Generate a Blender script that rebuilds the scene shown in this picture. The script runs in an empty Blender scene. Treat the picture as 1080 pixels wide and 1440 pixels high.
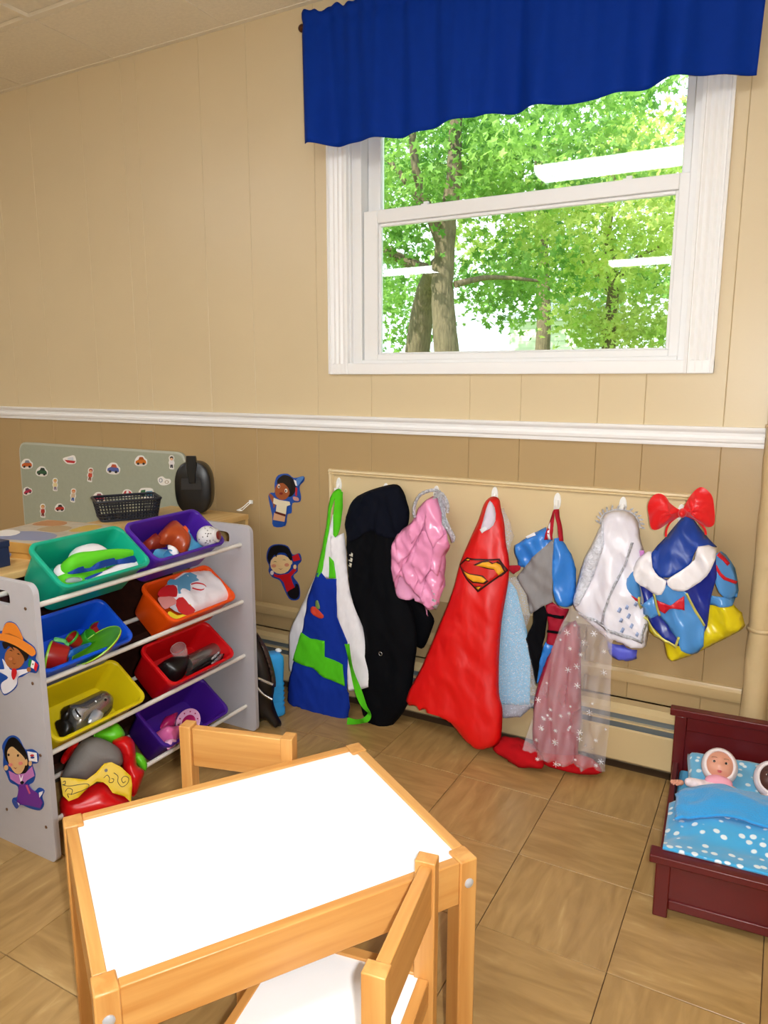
import bpy, bmesh, math, random
import numpy as np
from mathutils import Vector, Matrix, noise
from mathutils.geometry import delaunay_2d_cdt
random.seed(7)
SC = bpy.context.scene
COL = SC.collection
PI = math.pi

# ------------------------------------------------------------------ camera
FPX, YAW, PITCH, ROLL = 1030.0, .4997, .1789, .0011
CAM = Vector((.5506, -2.4563, 1.2990))
FW = Vector((-math.sin(YAW)*math.cos(PITCH), math.cos(YAW)*math.cos(PITCH), -math.sin(PITCH)))
_r = Vector((math.cos(YAW), math.sin(YAW), 0)); _u = _r.cross(FW)
RT = math.cos(ROLL)*_r + math.sin(ROLL)*_u
UP = -math.sin(ROLL)*_r + math.cos(ROLL)*_u
cd = bpy.data.cameras.new('camera'); cam = bpy.data.objects.new('camera', cd); COL.objects.link(cam)
cd.sensor_width = 36; cd.sensor_fit = 'AUTO'; cd.lens = FPX/1440*36; cd.clip_start = .05
M = Matrix.Identity(4)
for i in range(3):
    M[i][0], M[i][1], M[i][2], M[i][3] = RT[i], UP[i], -FW[i], CAM[i]
cam.matrix_world = M
SC.camera = cam
# ------------------------------------------------------------------ world, sun, exposure
SC.view_settings.view_transform = 'Standard'; SC.view_settings.look = 'None'
SC.view_settings.gamma = 1; SC.view_settings.use_curve_mapping = False
SC.view_settings.exposure = 0.0
LAMP_STRENGTH = 21
W = bpy.data.worlds.new('sky'); SC.world = W; W.use_nodes = True
bg = W.node_tree.nodes['Background']; bg.inputs[0].default_value = (.86, .94, 1, 1); bg.inputs[1].default_value = 2.2
sd = bpy.data.lights.new('sun', 'SUN'); sun = bpy.data.objects.new('sun', sd); COL.objects.link(sun)
sd.energy = 8; sd.angle = .02; sd.color = (1, .93, .78)
sun.rotation_euler = (math.radians(48), 0, math.radians(-28))       # high, coming over the roof from behind the viewer

fd = bpy.data.lights.new('camera_flash', 'AREA'); flash = bpy.data.objects.new('camera_flash', fd); COL.objects.link(flash)
fd.shape = 'DISK'; fd.size = .035; fd.energy = 28; fd.color = (.96, .98, 1)          # the photographer's flash, just right of the lens
flash.matrix_world = Matrix.Translation(RT*.06 + UP*.015) @ M
# ------------------------------------------------------------------ helpers
def ray(px, py): return FW + RT*((px-540)/FPX) + UP*((720-py)/FPX)
def on(px, py, axis, v):
    d = ray(px, py); return CAM + d*((v-CAM[axis])/d[axis])
def ony(px, py, y): return on(px, py, 1, y)
def onz(px, py, z): return on(px, py, 2, z)
def onx(px, py, x): return on(px, py, 0, x)
def onp(px, py, o, n):
    d = ray(px, py); return CAM + d*((o-CAM).dot(n)/d.dot(n))
def cr(ox, oy, s, pts): return [(ox+x*s, oy+y*s) for x, y in pts]
def lin(c):
    c /= 255.; return c/12.92 if c <= .04045 else ((c+.055)/1.055)**2.4
def rgb(h):
    if isinstance(h, str): h = (int(h[0:2], 16), int(h[2:4], 16), int(h[4:6], 16))
    return (lin(h[0]), lin(h[1]), lin(h[2]), 1)

MATS = {}
def mat(name, color, rough=.5, metal=0, spec=.5, var=0, vscale=8, bump=0, bscale=60, sheen=0, alpha=1, trans=0, coat=0, stretch=None, subs=0):
    if name in MATS: return MATS[name]
    m = bpy.data.materials.new(name); m.use_nodes = True; MATS[name] = m
    nt = m.node_tree; b = nt.nodes['Principled BSDF']; c = rgb(color)
    b.inputs['Base Color'].default_value = c; b.inputs['Roughness'].default_value = rough
    b.inputs['Metallic'].default_value = metal; b.inputs['Specular IOR Level'].default_value = spec
    b.inputs['Alpha'].default_value = alpha; b.inputs['Coat Weight'].default_value = coat
    b.inputs['Transmission Weight'].default_value = trans
    if sheen: b.inputs['Sheen Weight'].default_value = sheen
    tc = nt.nodes.new('ShaderNodeTexCoord'); mp = nt.nodes.new('ShaderNodeMapping')
    nt.links.new(tc.outputs['Object'], mp.inputs[0])
    if stretch: mp.inputs['Scale'].default_value = stretch
    if var:
        n = nt.nodes.new('ShaderNodeTexNoise'); n.inputs['Scale'].default_value = vscale; n.inputs['Detail'].default_value = 4
        nt.links.new(mp.outputs[0], n.inputs['Vector'])
        r = nt.nodes.new('ShaderNodeValToRGB'); r.color_ramp.elements[0].position = .3; r.color_ramp.elements[1].position = .7
        r.color_ramp.elements[0].color = tuple(x*(1-var) for x in c[:3])+(1,)
        r.color_ramp.elements[1].color = tuple(min(1, x*(1+var)) for x in c[:3])+(1,)
        nt.links.new(n.outputs['Fac'], r.inputs[0]); nt.links.new(r.outputs[0], b.inputs['Base Color'])
    if bump:
        n2 = nt.nodes.new('ShaderNodeTexNoise'); n2.inputs['Scale'].default_value = bscale
        nt.links.new(mp.outputs[0], n2.inputs['Vector'])
        bp = nt.nodes.new('ShaderNodeBump'); bp.inputs['Strength'].default_value = bump; bp.inputs['Distance'].default_value = .01
        nt.links.new(n2.outputs['Fac'], bp.inputs['Height']); nt.links.new(bp.outputs[0], b.inputs['Normal'])
    return m

def wood(name, c1, c2, scale=(30, 30, 2.2), rough=.35, rand=True, c3=None):
    if name in MATS: return MATS[name]
    m = bpy.data.materials.new(name); m.use_nodes = True; MATS[name] = m
    nt = m.node_tree; b = nt.nodes['Principled BSDF']; b.inputs['Roughness'].default_value = rough
    tc = nt.nodes.new('ShaderNodeTexCoord'); mp = nt.nodes.new('ShaderNodeMapping'); mp.inputs['Scale'].default_value = scale
    oi = nt.nodes.new('ShaderNodeObjectInfo'); cm = nt.nodes.new('ShaderNodeCombineXYZ')
    ml = nt.nodes.new('ShaderNodeMath'); ml.operation = 'MULTIPLY'; ml.inputs[1].default_value = 37 if rand else 0
    nt.links.new(oi.outputs['Random'], ml.inputs[0])
    for k in range(3): nt.links.new(ml.outputs[0], cm.inputs[k])
    nt.links.new(tc.outputs['Object'], mp.inputs[0]); nt.links.new(cm.outputs[0], mp.inputs['Location'])
    n = nt.nodes.new('ShaderNodeTexNoise'); n.inputs['Scale'].default_value = 1; n.inputs['Detail'].default_value = 5; n.inputs['Distortion'].default_value = .6
    nt.links.new(mp.outputs[0], n.inputs['Vector'])
    r = nt.nodes.new('ShaderNodeValToRGB'); e = r.color_ramp.elements
    e[0].position, e[0].color = .33, rgb(c1); e[1].position, e[1].color = .66, rgb(c2)
    if c3: q = e.new(.8); q.color = rgb(c3)
    nt.links.new(n.outputs['Fac'], r.inputs[0]); nt.links.new(r.outputs[0], b.inputs['Base Color'])
    return m

def sheer(name, color, opac, sparkle=0, rough=.6):
    m = bpy.data.materials.new(name); m.use_nodes = True; MATS[name] = m
    nt = m.node_tree; b = nt.nodes['Principled BSDF']; b.inputs['Base Color'].default_value = rgb(color)
    b.inputs['Roughness'].default_value = rough; b.inputs['Alpha'].default_value = opac
    tc = nt.nodes.new('ShaderNodeTexCoord')
    n = nt.nodes.new('ShaderNodeTexNoise'); n.inputs['Scale'].default_value = 260 if sparkle else 7
    nt.links.new(tc.outputs['Object'], n.inputs['Vector'])
    r = nt.nodes.new('ShaderNodeValToRGB'); r.color_ramp.elements[0].position = .5 if not sparkle else .60
    r.color_ramp.elements[1].position = .66 if sparkle else 1
    r.color_ramp.elements[0].color = (opac,)*3+(1,); r.color_ramp.elements[1].color = (min(1, opac+(.5 if sparkle else .10)),)*3+(1,)
    nt.links.new(n.outputs['Fac'], r.inputs[0]); nt.links.new(r.outputs[0], b.inputs['Alpha'])
    return m

class MB:
    def __init__(s): s.v = []; s.f = []
    def add(s, vs, fs, M=None):
        k = len(s.v); s.v += [tuple(M @ Vector(p)) if M is not None else tuple(p) for p in vs]
        s.f += [tuple(i+k for i in f) for f in fs]; return s
    def box(s, c, d, M=None):
        x, y, z = d[0]/2, d[1]/2, d[2]/2
        vs = [(c[0]+a*x, c[1]+b*y, c[2]+e*z) for a in (-1, 1) for b in (-1, 1) for e in (-1, 1)]
        return s.add(vs, [(0, 1, 3, 2), (4, 6, 7, 5), (0, 4, 5, 1), (2, 3, 7, 6), (0, 2, 6, 4), (1, 5, 7, 3)], M)
    def bx(s, x0, x1, y0, y1, z0, z1, M=None):
        return s.box(((x0+x1)/2, (y0+y1)/2, (z0+z1)/2), (abs(x1-x0), abs(y1-y0), abs(z1-z0)), M)
    def loft(s, loops, cap0=True, cap1=True, M=None):
        n = len(loops[0]); vs = [p for l in loops for p in l]; fs = []
        for i in range(len(loops)-1):
            for j in range(n):
                a, b = i*n+j, i*n+(j+1) % n; fs.append((a, b, b+n, a+n))
        if cap0: fs.append(tuple(range(n-1, -1, -1)))
        if cap1: fs.append(tuple((len(loops)-1)*n+j for j in range(n)))
        return s.add(vs, fs, M)
    def tube(s, pts, r, seg=8, closed=False, M=None):
        pts = [Vector(p) for p in pts]; n = len(pts); loops = []; ref = None
        for i, p in enumerate(pts):
            a = pts[(i-1) % n] if closed or i > 0 else p; b = pts[(i+1) % n] if closed or i < n-1 else p
            t = (b-a).normalized()
            if ref is None:
                ref = Vector((0, 0, 1)) if abs(t.z) < .9 else Vector((1, 0, 0))
            x = t.cross(ref)
            if x.length < 1e-4: x = t.cross(Vector((1, .3, 0)))
            x.normalize(); y = x.cross(t).normalized(); ref = y
            rr = r[i] if isinstance(r, (list, tuple)) else r
            loops.append([p + (x*math.cos(2*PI*k/seg)+y*math.sin(2*PI*k/seg))*rr for k in range(seg)])
        if closed: loops.append(loops[0])
        return s.loft(loops, not closed, not closed, M)
    def lathe(s, prof, seg=24, M=None, cap0=True, cap1=True):
        return s.loft([[(r*math.cos(2*PI*k/seg), r*math.sin(2*PI*k/seg), z) for k in range(seg)] for r, z in prof], cap0, cap1, M)
    def ell(s, c, r, M=None, seg=20, rings=12):
        pr = [(max(1e-4, math.sin(PI*i/rings)), -math.cos(PI*i/rings)) for i in range(rings+1)]
        return s.loft([[(c[0]+r[0]*a*math.cos(2*PI*k/seg), c[1]+r[1]*a*math.sin(2*PI*k/seg), c[2]+r[2]*z) for k in range(seg)] for a, z in pr], True, True, M)
    def prism(s, pts, th):
        th = Vector(th); a = [Vector(p) for p in pts]; return s.loft([a, [p+th for p in a]])
    def grid(s, P):
        n, m = len(P), len(P[0]); return s.add([p for r in P for p in r], [(i*m+j, i*m+j+1, (i+1)*m+j+1, (i+1)*m+j) for i in range(n-1) for j in range(m-1)])
    def build(s, name, m, parent=None, smooth=40, bevel=0, solid=0, sub=0, local=False, kind=None, label=None):
        me = bpy.data.meshes.new(name); me.from_pydata(s.v, [], s.f); me.materials.append(m)
        bm = bmesh.new(); bm.from_mesh(me)
        if not solid: bmesh.ops.recalc_face_normals(bm, faces=bm.faces)
        bm.to_mesh(me); bm.free()
        if smooth:
            me.polygons.foreach_set('use_smooth', [True]*len(me.polygons)); me.set_sharp_from_angle(angle=math.radians(smooth))
        o = bpy.data.objects.new(name, me); COL.objects.link(o)
        if solid:
            q = o.modifiers.new('thick', 'SOLIDIFY'); q.thickness = solid; q.offset = 0
        if bevel:
            q = o.modifiers.new('bev', 'BEVEL'); q.width = bevel; q.segments = 2; q.limit_method = 'ANGLE'; q.angle_limit = math.radians(40)
        if sub:
            q = o.modifiers.new('sub', 'SUBSURF'); q.levels = sub; q.render_levels = sub
        if parent:
            o.parent = parent
            if not local: o.matrix_parent_inverse = WM(parent).inverted()
        if kind: o['kind'] = kind
        if label: o['label'] = label
        return o
def WM(o):
    m = o.matrix_parent_inverse @ o.matrix_basis if o.parent else o.matrix_basis
    return WM(o.parent) @ m if o.parent else m
def tag(o, label=None, cat=None, group=None, kind=None):
    if label: o['label'] = label
    if cat: o['category'] = cat
    if group: o['group'] = group
    if kind: o['kind'] = kind
    return o
def thing(name, label, cat, loc=(0, 0, 0), rz=0, group=None):
    o = bpy.data.objects.new(name, None); COL.objects.link(o); o.location = loc; o.rotation_euler = (0, 0, rz)
    o.empty_display_size = .05
    return tag(o, label, cat, group)
def structure(name, mb, m, **k):
    o = mb.build(name, m, None, **k); o['kind'] = 'structure'; return o
def dup(root, loc, rz=None, label=None):
    r = root.copy(); COL.objects.link(r); r.location = loc
    if rz is not None: r.rotation_euler = (0, 0, rz)
    if label: r['label'] = label
    def rec(a, b):
        for ch in a.children:
            c = ch.copy(); COL.objects.link(c); c.parent = b; c.matrix_parent_inverse = ch.matrix_parent_inverse.copy(); rec(ch, c)
    rec(root, r); return r
def smooth_loop(pts, n=4):
    out = []; N = len(pts)
    for i in range(N):
        p0, p1, p2, p3 = [Vector((*pts[(i+k-1) % N], 0)) for k in range(4)]
        for j in range(n):
            t = j/n
            q = .5*((2*p1)+(-p0+p2)*t+(2*p0-5*p1+4*p2-p3)*t*t+(-p0+3*p1-3*p2+p3)*t**3)
            out.append((q.x, q.y))
    return out
def ellp(cx, cy, rx, ry, n=16, a=0):
    return [(cx+rx*math.cos(t)*math.cos(a)-ry*math.sin(t)*math.sin(a), cy+rx*math.cos(t)*math.sin(a)+ry*math.sin(t)*math.cos(a)) for t in [2*PI*k/n for k in range(n)]]
def spline(pts, n=6):
    pts = [Vector(p) for p in pts]; out = []
    for i in range(len(pts)-1):
        p0 = pts[max(0, i-1)]; p1 = pts[i]; p2 = pts[i+1]; p3 = pts[min(len(pts)-1, i+2)]
        for j in range(n):
            t = j/n; out.append(.5*((2*p1)+(-p0+p2)*t+(2*p0-5*p1+4*p2-p3)*t*t+(-p0+3*p1-3*p2+p3)*t**3))
    out.append(pts[-1]); return out

# ---------- cloth: a garment is a curved, folded surface standing out from the wall; each fabric piece is cut from it
def poly_dist(P, Q):
    A = Q; B = np.roll(Q, -1, 0); d = np.full(len(P), 1e9)
    for a, b in zip(A, B):
        ab = b-a; L = ab@ab
        if L < 1e-12: continue
        t = np.clip(((P-a)@ab)/L, 0, 1); d = np.minimum(d, np.linalg.norm(P-(a+t[:, None]*ab), axis=1))
    return d
def inside(P, Q):
    x, z = P[:, 0], P[:, 1]; c = np.zeros(len(P), bool); n = len(Q)
    for i in range(n):
        x1, z1 = Q[i]; x2, z2 = Q[(i+1) % n]
        if z1 == z2: continue
        k = ((z1 > z) != (z2 > z)) & (x < (x2-x1)*(z-z1)/(z2-z1)+x1); c ^= k
    return c
class Garment:
    def __init__(s, root, outline, yfn, bulge=.03, edge=.05, fold=None, sm=3):
        s.root = root; s.yfn = yfn; s.bulge = bulge; s.edge = edge; s.fold = fold or (lambda x, z: 0); s.res = .010
        s.main = np.array(s.map(smooth_loop(outline, sm) if sm > 1 else outline))
    def map(s, pts):
        out = []
        for px, py in pts:
            y = s.yfn(.5)
            for _ in range(5):
                p = ony(px, py, y); y = s.yfn(p.z)-.65*s.bulge
            out.append((p.x, p.z))
        return out
    def Y(s, P, off):
        d = np.full(len(P), 9.); x, z = P[:, 0], P[:, 1]; Q = s.main        # sideways distance to the silhouette: hems hang free
        for (x1, z1), (x2, z2) in zip(Q, np.roll(Q, -1, 0)):
            if z1 == z2: continue
            k = (z1 > z) != (z2 > z); xi = (x2-x1)*(z-z1)/(z2-z1)+x1
            d = np.where(k, np.minimum(d, np.abs(x-xi)), d)
        d = np.where(d > 8, 0, d)
        e = np.clip(d/s.edge, 0, 1); r = np.sqrt(1-(1-e)**2)
        return np.array([s.yfn(z) - s.bulge*rr - s.fold(x, z)*(.45+.55*rr) - off for (x, z), rr in zip(P, r)])
    def piece(s, name, outline, m, off=0, sm=3, res=.014, th=.003, parent=None, label=None, jag=0, kind=None):
        res = min(res, s.res)
        Q = s.map(smooth_loop(outline, sm) if sm > 1 else outline)
        # densify
        D = []
        for i, a in enumerate(Q):
            b = Q[(i+1) % len(Q)]; k = max(1, int(math.dist(a, b)/res))
            D += [(a[0]+(b[0]-a[0])*j/k, a[1]+(b[1]-a[1])*j/k) for j in range(k)]
        if jag: D = [(x+random.uniform(-jag, jag), z+random.uniform(-jag, jag)) for x, z in D]
        Q = np.array(D); lo, hi = Q.min(0), Q.max(0)
        gx, gz = np.meshgrid(np.arange(lo[0], hi[0], res), np.arange(lo[1], hi[1], res)); gx[::2] += res/2
        G = np.stack([gx.ravel(), gz.ravel()], 1); G = G[inside(G, Q)]
        if len(G): G = G[poly_dist(G, Q) > res*.45]
        V = [Vector(p) for p in Q]+[Vector(p) for p in G]
        r = delaunay_2d_cdt(V, [], [list(range(len(Q)))], 1, 1e-6)
        P = np.array([(v.x, v.y) for v in r[0]]); y = s.Y(P, off)
        mb = MB(); mb.add([(p[0], yy, p[1]) for p, yy in zip(P, y)], [tuple(f) for f in r[2]])
        return mb.build(name, m, parent or s.root, smooth=0 if False else 80, solid=th, label=label, kind=kind)
def hookfold(hx, hz, n, amp, ph=0, crumple=.004, r0=.25):
    def f(x, z):
        a = math.atan2(x-hx, hz+.04-z); d = math.hypot(x-hx, hz+.04-z); k = min(1, d/r0)
        return amp*k*(.6*math.sin(n*a+ph)+.4*math.sin(1.73*n*a+2*ph+1)) + crumple*(noise.noise(Vector((x*14, z*9, ph))) + .7*(.5-2*abs(noise.noise(Vector((x*17+z*9, z*7-x*3, ph+3))))) + .35*(.5-2*abs(noise.noise(Vector((x*40+z*14, z*15, ph+7))))))
    return f

# ---------- flat cut-outs: layers of thin coloured card
def layers(root, plane, lst, th=.0012, off0=0, flip=None):
    """plane = (point, normal); lst of (name, material, outline in picture coords, layer number)"""
    o, n = Vector(plane[0]), Vector(plane[1]).normalized()
    for nm, m, pts, k in lst:
        b = o + n*(off0+th*(k+1))
        P = [onp(x, y, b, n) for x, y in pts]
        MB().prism(P, -n*th*(1 if k else 1.0)).build(nm, m, root, smooth=0)

def flat(name, h, r=.5): return mat(name, h, r)
PAPER = lambda h: mat('card_'+h, h, .45)
# ------------------------------------------------------------------ materials
WALL_U = mat('upper_wall_paint', 'd8c59f', .38, var=.015, vscale=3, bump=.03, bscale=120)
WALL_L = mat('lower_wall_paint', 'b3986c', .38, var=.02, vscale=3, bump=.03, bscale=120)
CREAM = mat('cream_paint', 'dcc69a', .36, var=.015, vscale=4)
WHITE = mat('white_gloss_paint', 'f6f6f6', .3)
VINYL = mat('white_vinyl', 'f0f0f0', .3)
CEILT = mat('ceiling_tile', 'f0e8d6', .9, var=.04, vscale=60, bump=.25, bscale=180)
CEILG = mat('ceiling_grid', 'eee6d4', .5)
GAP = mat('dark_gap', '3a3026', .9)
PINE = wood('pine', 'c48744', 'd8a25c', (38, 38, 2.2), .35)
PINEX = wood('pine_x', 'c48744', 'd8a25c', (2.2, 38, 38), .35)
PINEY = wood('pine_y', 'c48744', 'd8a25c', (38, 2.2, 38), .35)
TILE = wood('vinyl_tile', '9c7a48', 'b5925c', (7, 34, 1), .3, c3='c6a872')
MELA = mat('white_melamine', 'fbfbfb', .22)

# ------------------------------------------------------------------ floor and ceiling
XL, XR, YB, H = -4.6, 1.75, -7.4, 2.644
fl = structure('floor', MB().bx(XL, XR, YB, .12, -.12, -.0035), mat('tile_joint', '5a4128', .7), smooth=0)
TS = .3048
def bevel_tile(s, h, b):
    a = s/2; i = a-b
    return MB().loft([[(x*a, y*a, -h) for x, y in ((-1, -1), (1, -1), (1, 1), (-1, 1))], [(x*a, y*a, -b) for x, y in ((-1, -1), (1, -1), (1, 1), (-1, 1))], [(x*i, y*i, 0) for x, y in ((-1, -1), (1, -1), (1, 1), (-1, 1))]])
t0 = bevel_tile(TS-.0020, .0034, .0007).build('floor_tile', TILE, fl, smooth=0)
first = True
for i in range(-11, 6):
    for j in range(-1, 16):
        o = t0 if first else t0.copy()
        if not first: COL.objects.link(o)
        first = False; o.parent = fl
        yc = -.36-(j+.5)*TS
        o.location = ((i+.5)*TS, yc, random.uniform(-.0003, .0003)); o.rotation_euler = (0, 0, PI/2*((i+j) % 2)+PI*random.randint(0, 1))
far = MB()
for i in range(-15, 6):
    for j in range(-1, 24):
        if -11 <= i < 6 and j < 16: continue
        q = bevel_tile(TS-.0020, .0034, .0007); far.add(q.v, q.f, Matrix.Translation(((i+.5)*TS, -.36-(j+.5)*TS, 0)))
far.build('floor_tile', TILE, fl, smooth=0, kind='stuff')
ce = structure('ceiling', MB().bx(XL-.12, XR+.12, YB-.12, .12, H+.012, H+.14), CEILT, smooth=0)
CT = .6096
ct = MB().loft([[(x*a, y*a, z) for x, y in ((-1, -1), (1, -1), (1, 1), (-1, 1))] for a, z in ((CT/2-.010, .012), (CT/2-.010, .002), (CT/2-.014, -.002))]).build('ceiling_tile', CEILT, ce, smooth=0)
first = True
for i in range(-4, 5):
    for j in range(0, 5):
        o = ct if first else ct.copy()
        if not first: COL.objects.link(o)
        first = False; o.parent = ce
        if j == 0: o.scale = (1, .64, 1); o.location = (-1.492+(i+.5)*CT, -.206, H)
        else: o.location = (-1.492+(i+.5)*CT, -.412-(j-.5)*CT, H)
g = MB()
for i in range(-5, 6): g.bx(-1.492+i*CT-.012, -1.492+i*CT+.012, YB, 0, H-.003, H+.011)
g.build('ceiling_grid', CEILG, ce, smooth=0)
g = MB()
for j in range(0, 11): g.bx(XL, XR, -.412-j*CT-.012, -.412-j*CT+.012, H-.0028, H+.011)
g.bx(XL, XR, -.022, 0, H-.004, H+.011)
g.build('ceiling_grid', CEILG, ce, smooth=0)
# ------------------------------------------------------------------ walls
WX0, WX1, WZ0, WZ1 = -.945, .264, 1.345, 2.42     # window opening
wb = MB()
wb.bx(XL-.12, WX0, .012, .14, 0, H+.012).bx(WX1, XR+.12, .012, .14, 0, H+.012).bx(WX0, WX1, .012, .14, 0, WZ0).bx(WX0, WX1, .012, .14, WZ1, H+.012)
wall = structure('wall_back', wb, mat('groove_paint', 'b89c6e', .5), smooth=0)
gro = sorted([-4.6, -4.31, -4.0, -3.9, -3.52, -3.3, -2.95, -2.69, -2.34, -2.08, -1.99, -1.64, -1.40, -1.089, -.845, -.444, -.256, .006, .152, .383, .62, .9, 1.23, 1.5, 1.75])
def pan(x0, x1, z0, z1, m, y=0.0):
    e = .0003; q = .0018
    mb = MB().loft([[(x0+e, .012, z0), (x1-e, .012, z0), (x1-e, .012, z1), (x0+e, .012, z1)], [(x0+e, .0016, z0), (x1-e, .0016, z0), (x1-e, .0016, z1), (x0+e, .0016, z1)], [(x0+e+q, 0, z0), (x1-e-q, 0, z0), (x1-e-q, 0, z1), (x0+e+q, 0, z1)]])
    mb.build('wall_panel', m, wall, smooth=0)
for a, b in zip(gro, gro[1:]):
    if b <= WX0 or a >= WX1: pan(a, b, 1.13, H+.01, WALL_U)
    else:
        pan(a, b, 1.13, WZ0, WALL_U); pan(a, b, WZ1, H+.01, WALL_U)
        if a < WX0: pan(a, WX0, WZ0, WZ1, WALL_U)
        if b > WX1: pan(WX1, b, WZ0, WZ1, WALL_U)
    pan(a, b, 0, 1.13, WALL_L)
structure('wall_right', MB().bx(XR, XR+.12, YB, .12, 0, H+.012), WALL_U)
structure('wall_left', MB().bx(XL-.12, XL, YB, .12, 0, H+.012), WALL_U)
structure('wall_front', MB().bx(XL-.12, XR+.12, YB-.12, YB, 0, H+.012), WALL_U)
def molding(name, x0, x1, prof, m):
    mb = MB(); lo = []
    for x in (x0, x1): lo.append([(x, y, z) for y, z in prof])
    mb.loft(lo); return structure(name, mb, m, smooth=30)
# chair rail
zc = 1.098
molding('trim_1', XL, .499, [(0, zc), (-.010, zc), (-.012, zc+.006), (-.012, zc+.012), (-.017, zc+.017), (-.019, zc+.026), (-.014, zc+.034), (-.016, zc+.043), (-.024, zc+.049), (-.027, zc+.055), (-.027, zc+.061), (0, zc+.061)], WHITE)
# cream board with its moulding, lower moulding
cb = structure('trim_2', MB().bx(-1.037, .335, -.004, 0, .47, .935), CREAM)
molding('trim_3', -1.037, .335, [(0, .925), (-.010, .925), (-.014, .930), (-.010, .934), (-.016, .939), (-.013, .946), (0, .948)], CREAM)
lo = []
for z in (.47, .948): lo.append([(-1.037, 0, z), (-1.037, -.010, z), (-1.033, -.015, z), (-1.026, -.010, z), (-1.020, -.013, z), (-1.015, -.004, z), (-1.015, 0, z)])
structure('trim_4', MB().loft(lo), CREAM, smooth=30)
LOWT = mat('lower_trim_paint', 'c6ab7c', .35)
molding('trim_5', XL, .500, [(0, .293), (-.013, .293), (-.016, .300), (-.016, .326), (-.010, .333), (-.008, .338), (0, .340)], LOWT)
molding('trim_6', .574, XR, [(0, .293), (-.013, .293), (-.016, .300), (-.016, .326), (-.010, .333), (-.008, .338), (0, .340)], LOWT)
molding('baseboard_back', XL, XR, [(0, 0), (-.012, 0), (-.012, .05), (0, .056)], mat('grimy_base', '8d7c60', .6, var=.4, vscale=18))
# ------------------------------------------------------------------ window
win = structure('window_1', MB().bx(WX0-.001, WX0+.012, 0, .13, WZ0, WZ1).bx(WX1-.012, WX1+.001, 0, .13, WZ0, WZ1).bx(WX0, WX1, 0, .13, WZ1-.012, WZ1).bx(WX0, WX1, 0, .13, WZ0-.001, WZ0+.014), VINYL, smooth=0)
def casing(x0, x1, z0, z1, nfl=3):
    # fluted upright: profile across x
    w = x1-x0; pr = [(x0, 0), (x0, -.018), (x0+.010, -.020), (x0+.012, -.015)]
    a, b = x0+.014, x1-.014
    for k in range(nfl):
        u = a+(b-a)*k/nfl; d = (b-a)/nfl
        pr += [(u+d*.05, -.015), (u+d*.5, -.0105), (u+d*.95, -.015)]
    pr += [(x1-.012, -.015), (x1-.008, -.020), (x1, -.018), (x1, 0)]
    mb = MB().loft([[(x, y, z) for x, y in pr] for z in (z0, z1)])
    mb.build('casing', WHITE, win, smooth=25)
casing(-1.027, -.940, 1.32, 2.5); casing(.259, .345, 1.32, 2.5)
MB().bx(-1.027, .345, -.016, .004, 2.41, 2.50).build('casing', WHITE, win, bevel=.003)
MB().bx(-1.027, .345, -.0145, .006, 1.318, 1.3595).build('casing', WHITE, win, bevel=.003)
def frame(name, x0, x1, z0, z1, y0, y1, l, r, b, t, m=VINYL, parent=None):
    mb = MB().bx(x0, x0+l, y0, y1, z0, z1).bx(x1-r, x1, y0, y1, z0, z1).bx(x0+l, x1-r, y0, y1, z0, z0+b).bx(x0+l, x1-r, y0, y1, z1-t, z1)
    return mb.build(name, m, parent or win, smooth=0, bevel=.003)
frame('window_frame', -.935, .254, 1.358, 2.41, .014, .10, .040, .018, .014, .014)
s1 = frame('lower_sash', -.890, .243, 1.371, 1.910, .022, .055, .058, .036, .022, .046)
frame('glazing_bead', -.832, .207, 1.393, 1.864, .032, .050, .010, .010, .006, .012, parent=s1)
s2 = frame('upper_sash', -.893, .240, 1.880, 2.40, .062, .094, .052, .034, .04, .05)
for px in (597, 882): 
    p = ony(px, 290 if px < 700 else 257, .03)
    mb = MB().bx(p.x-.013, p.x+.013, .026, .048, 1.909, 1.914).bx(p.x-.004, p.x+.014, .028, .040, 1.914, 1.921)
    mb.build('sash_lock', VINYL, s1, bevel=.001)
gm = bpy.data.materials.new('window_glass'); gm.use_nodes = True; nt = gm.node_tree; nt.nodes.remove(nt.nodes['Principled BSDF'])
ou = nt.nodes['Material Output']; mx = nt.nodes.new('ShaderNodeMixShader'); tr = nt.nodes.new('ShaderNodeBsdfTransparent'); gl = nt.nodes.new('ShaderNodeBsdfGlossy')
gl.inputs['Roughness'].default_value = .01; fr = nt.nodes.new('ShaderNodeFresnel'); fr.inputs[0].default_value = 1.45
nt.links.new(fr.outputs[0], mx.inputs[0]); nt.links.new(tr.outputs[0], mx.inputs[1]); nt.links.new(gl.outputs[0], mx.inputs[2]); nt.links.new(mx.outputs[0], ou.inputs[0])
tr.inputs[0].default_value = (.93, .97, .94, 1)
MB().bx(-.83, .205, .0395, .0435, 1.392, 1.866).build('pane', gm, s1, smooth=0)
MB().bx(-.843, .208, .0765, .0805, 1.915, 2.352).build('pane', gm, s2, smooth=0)
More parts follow.
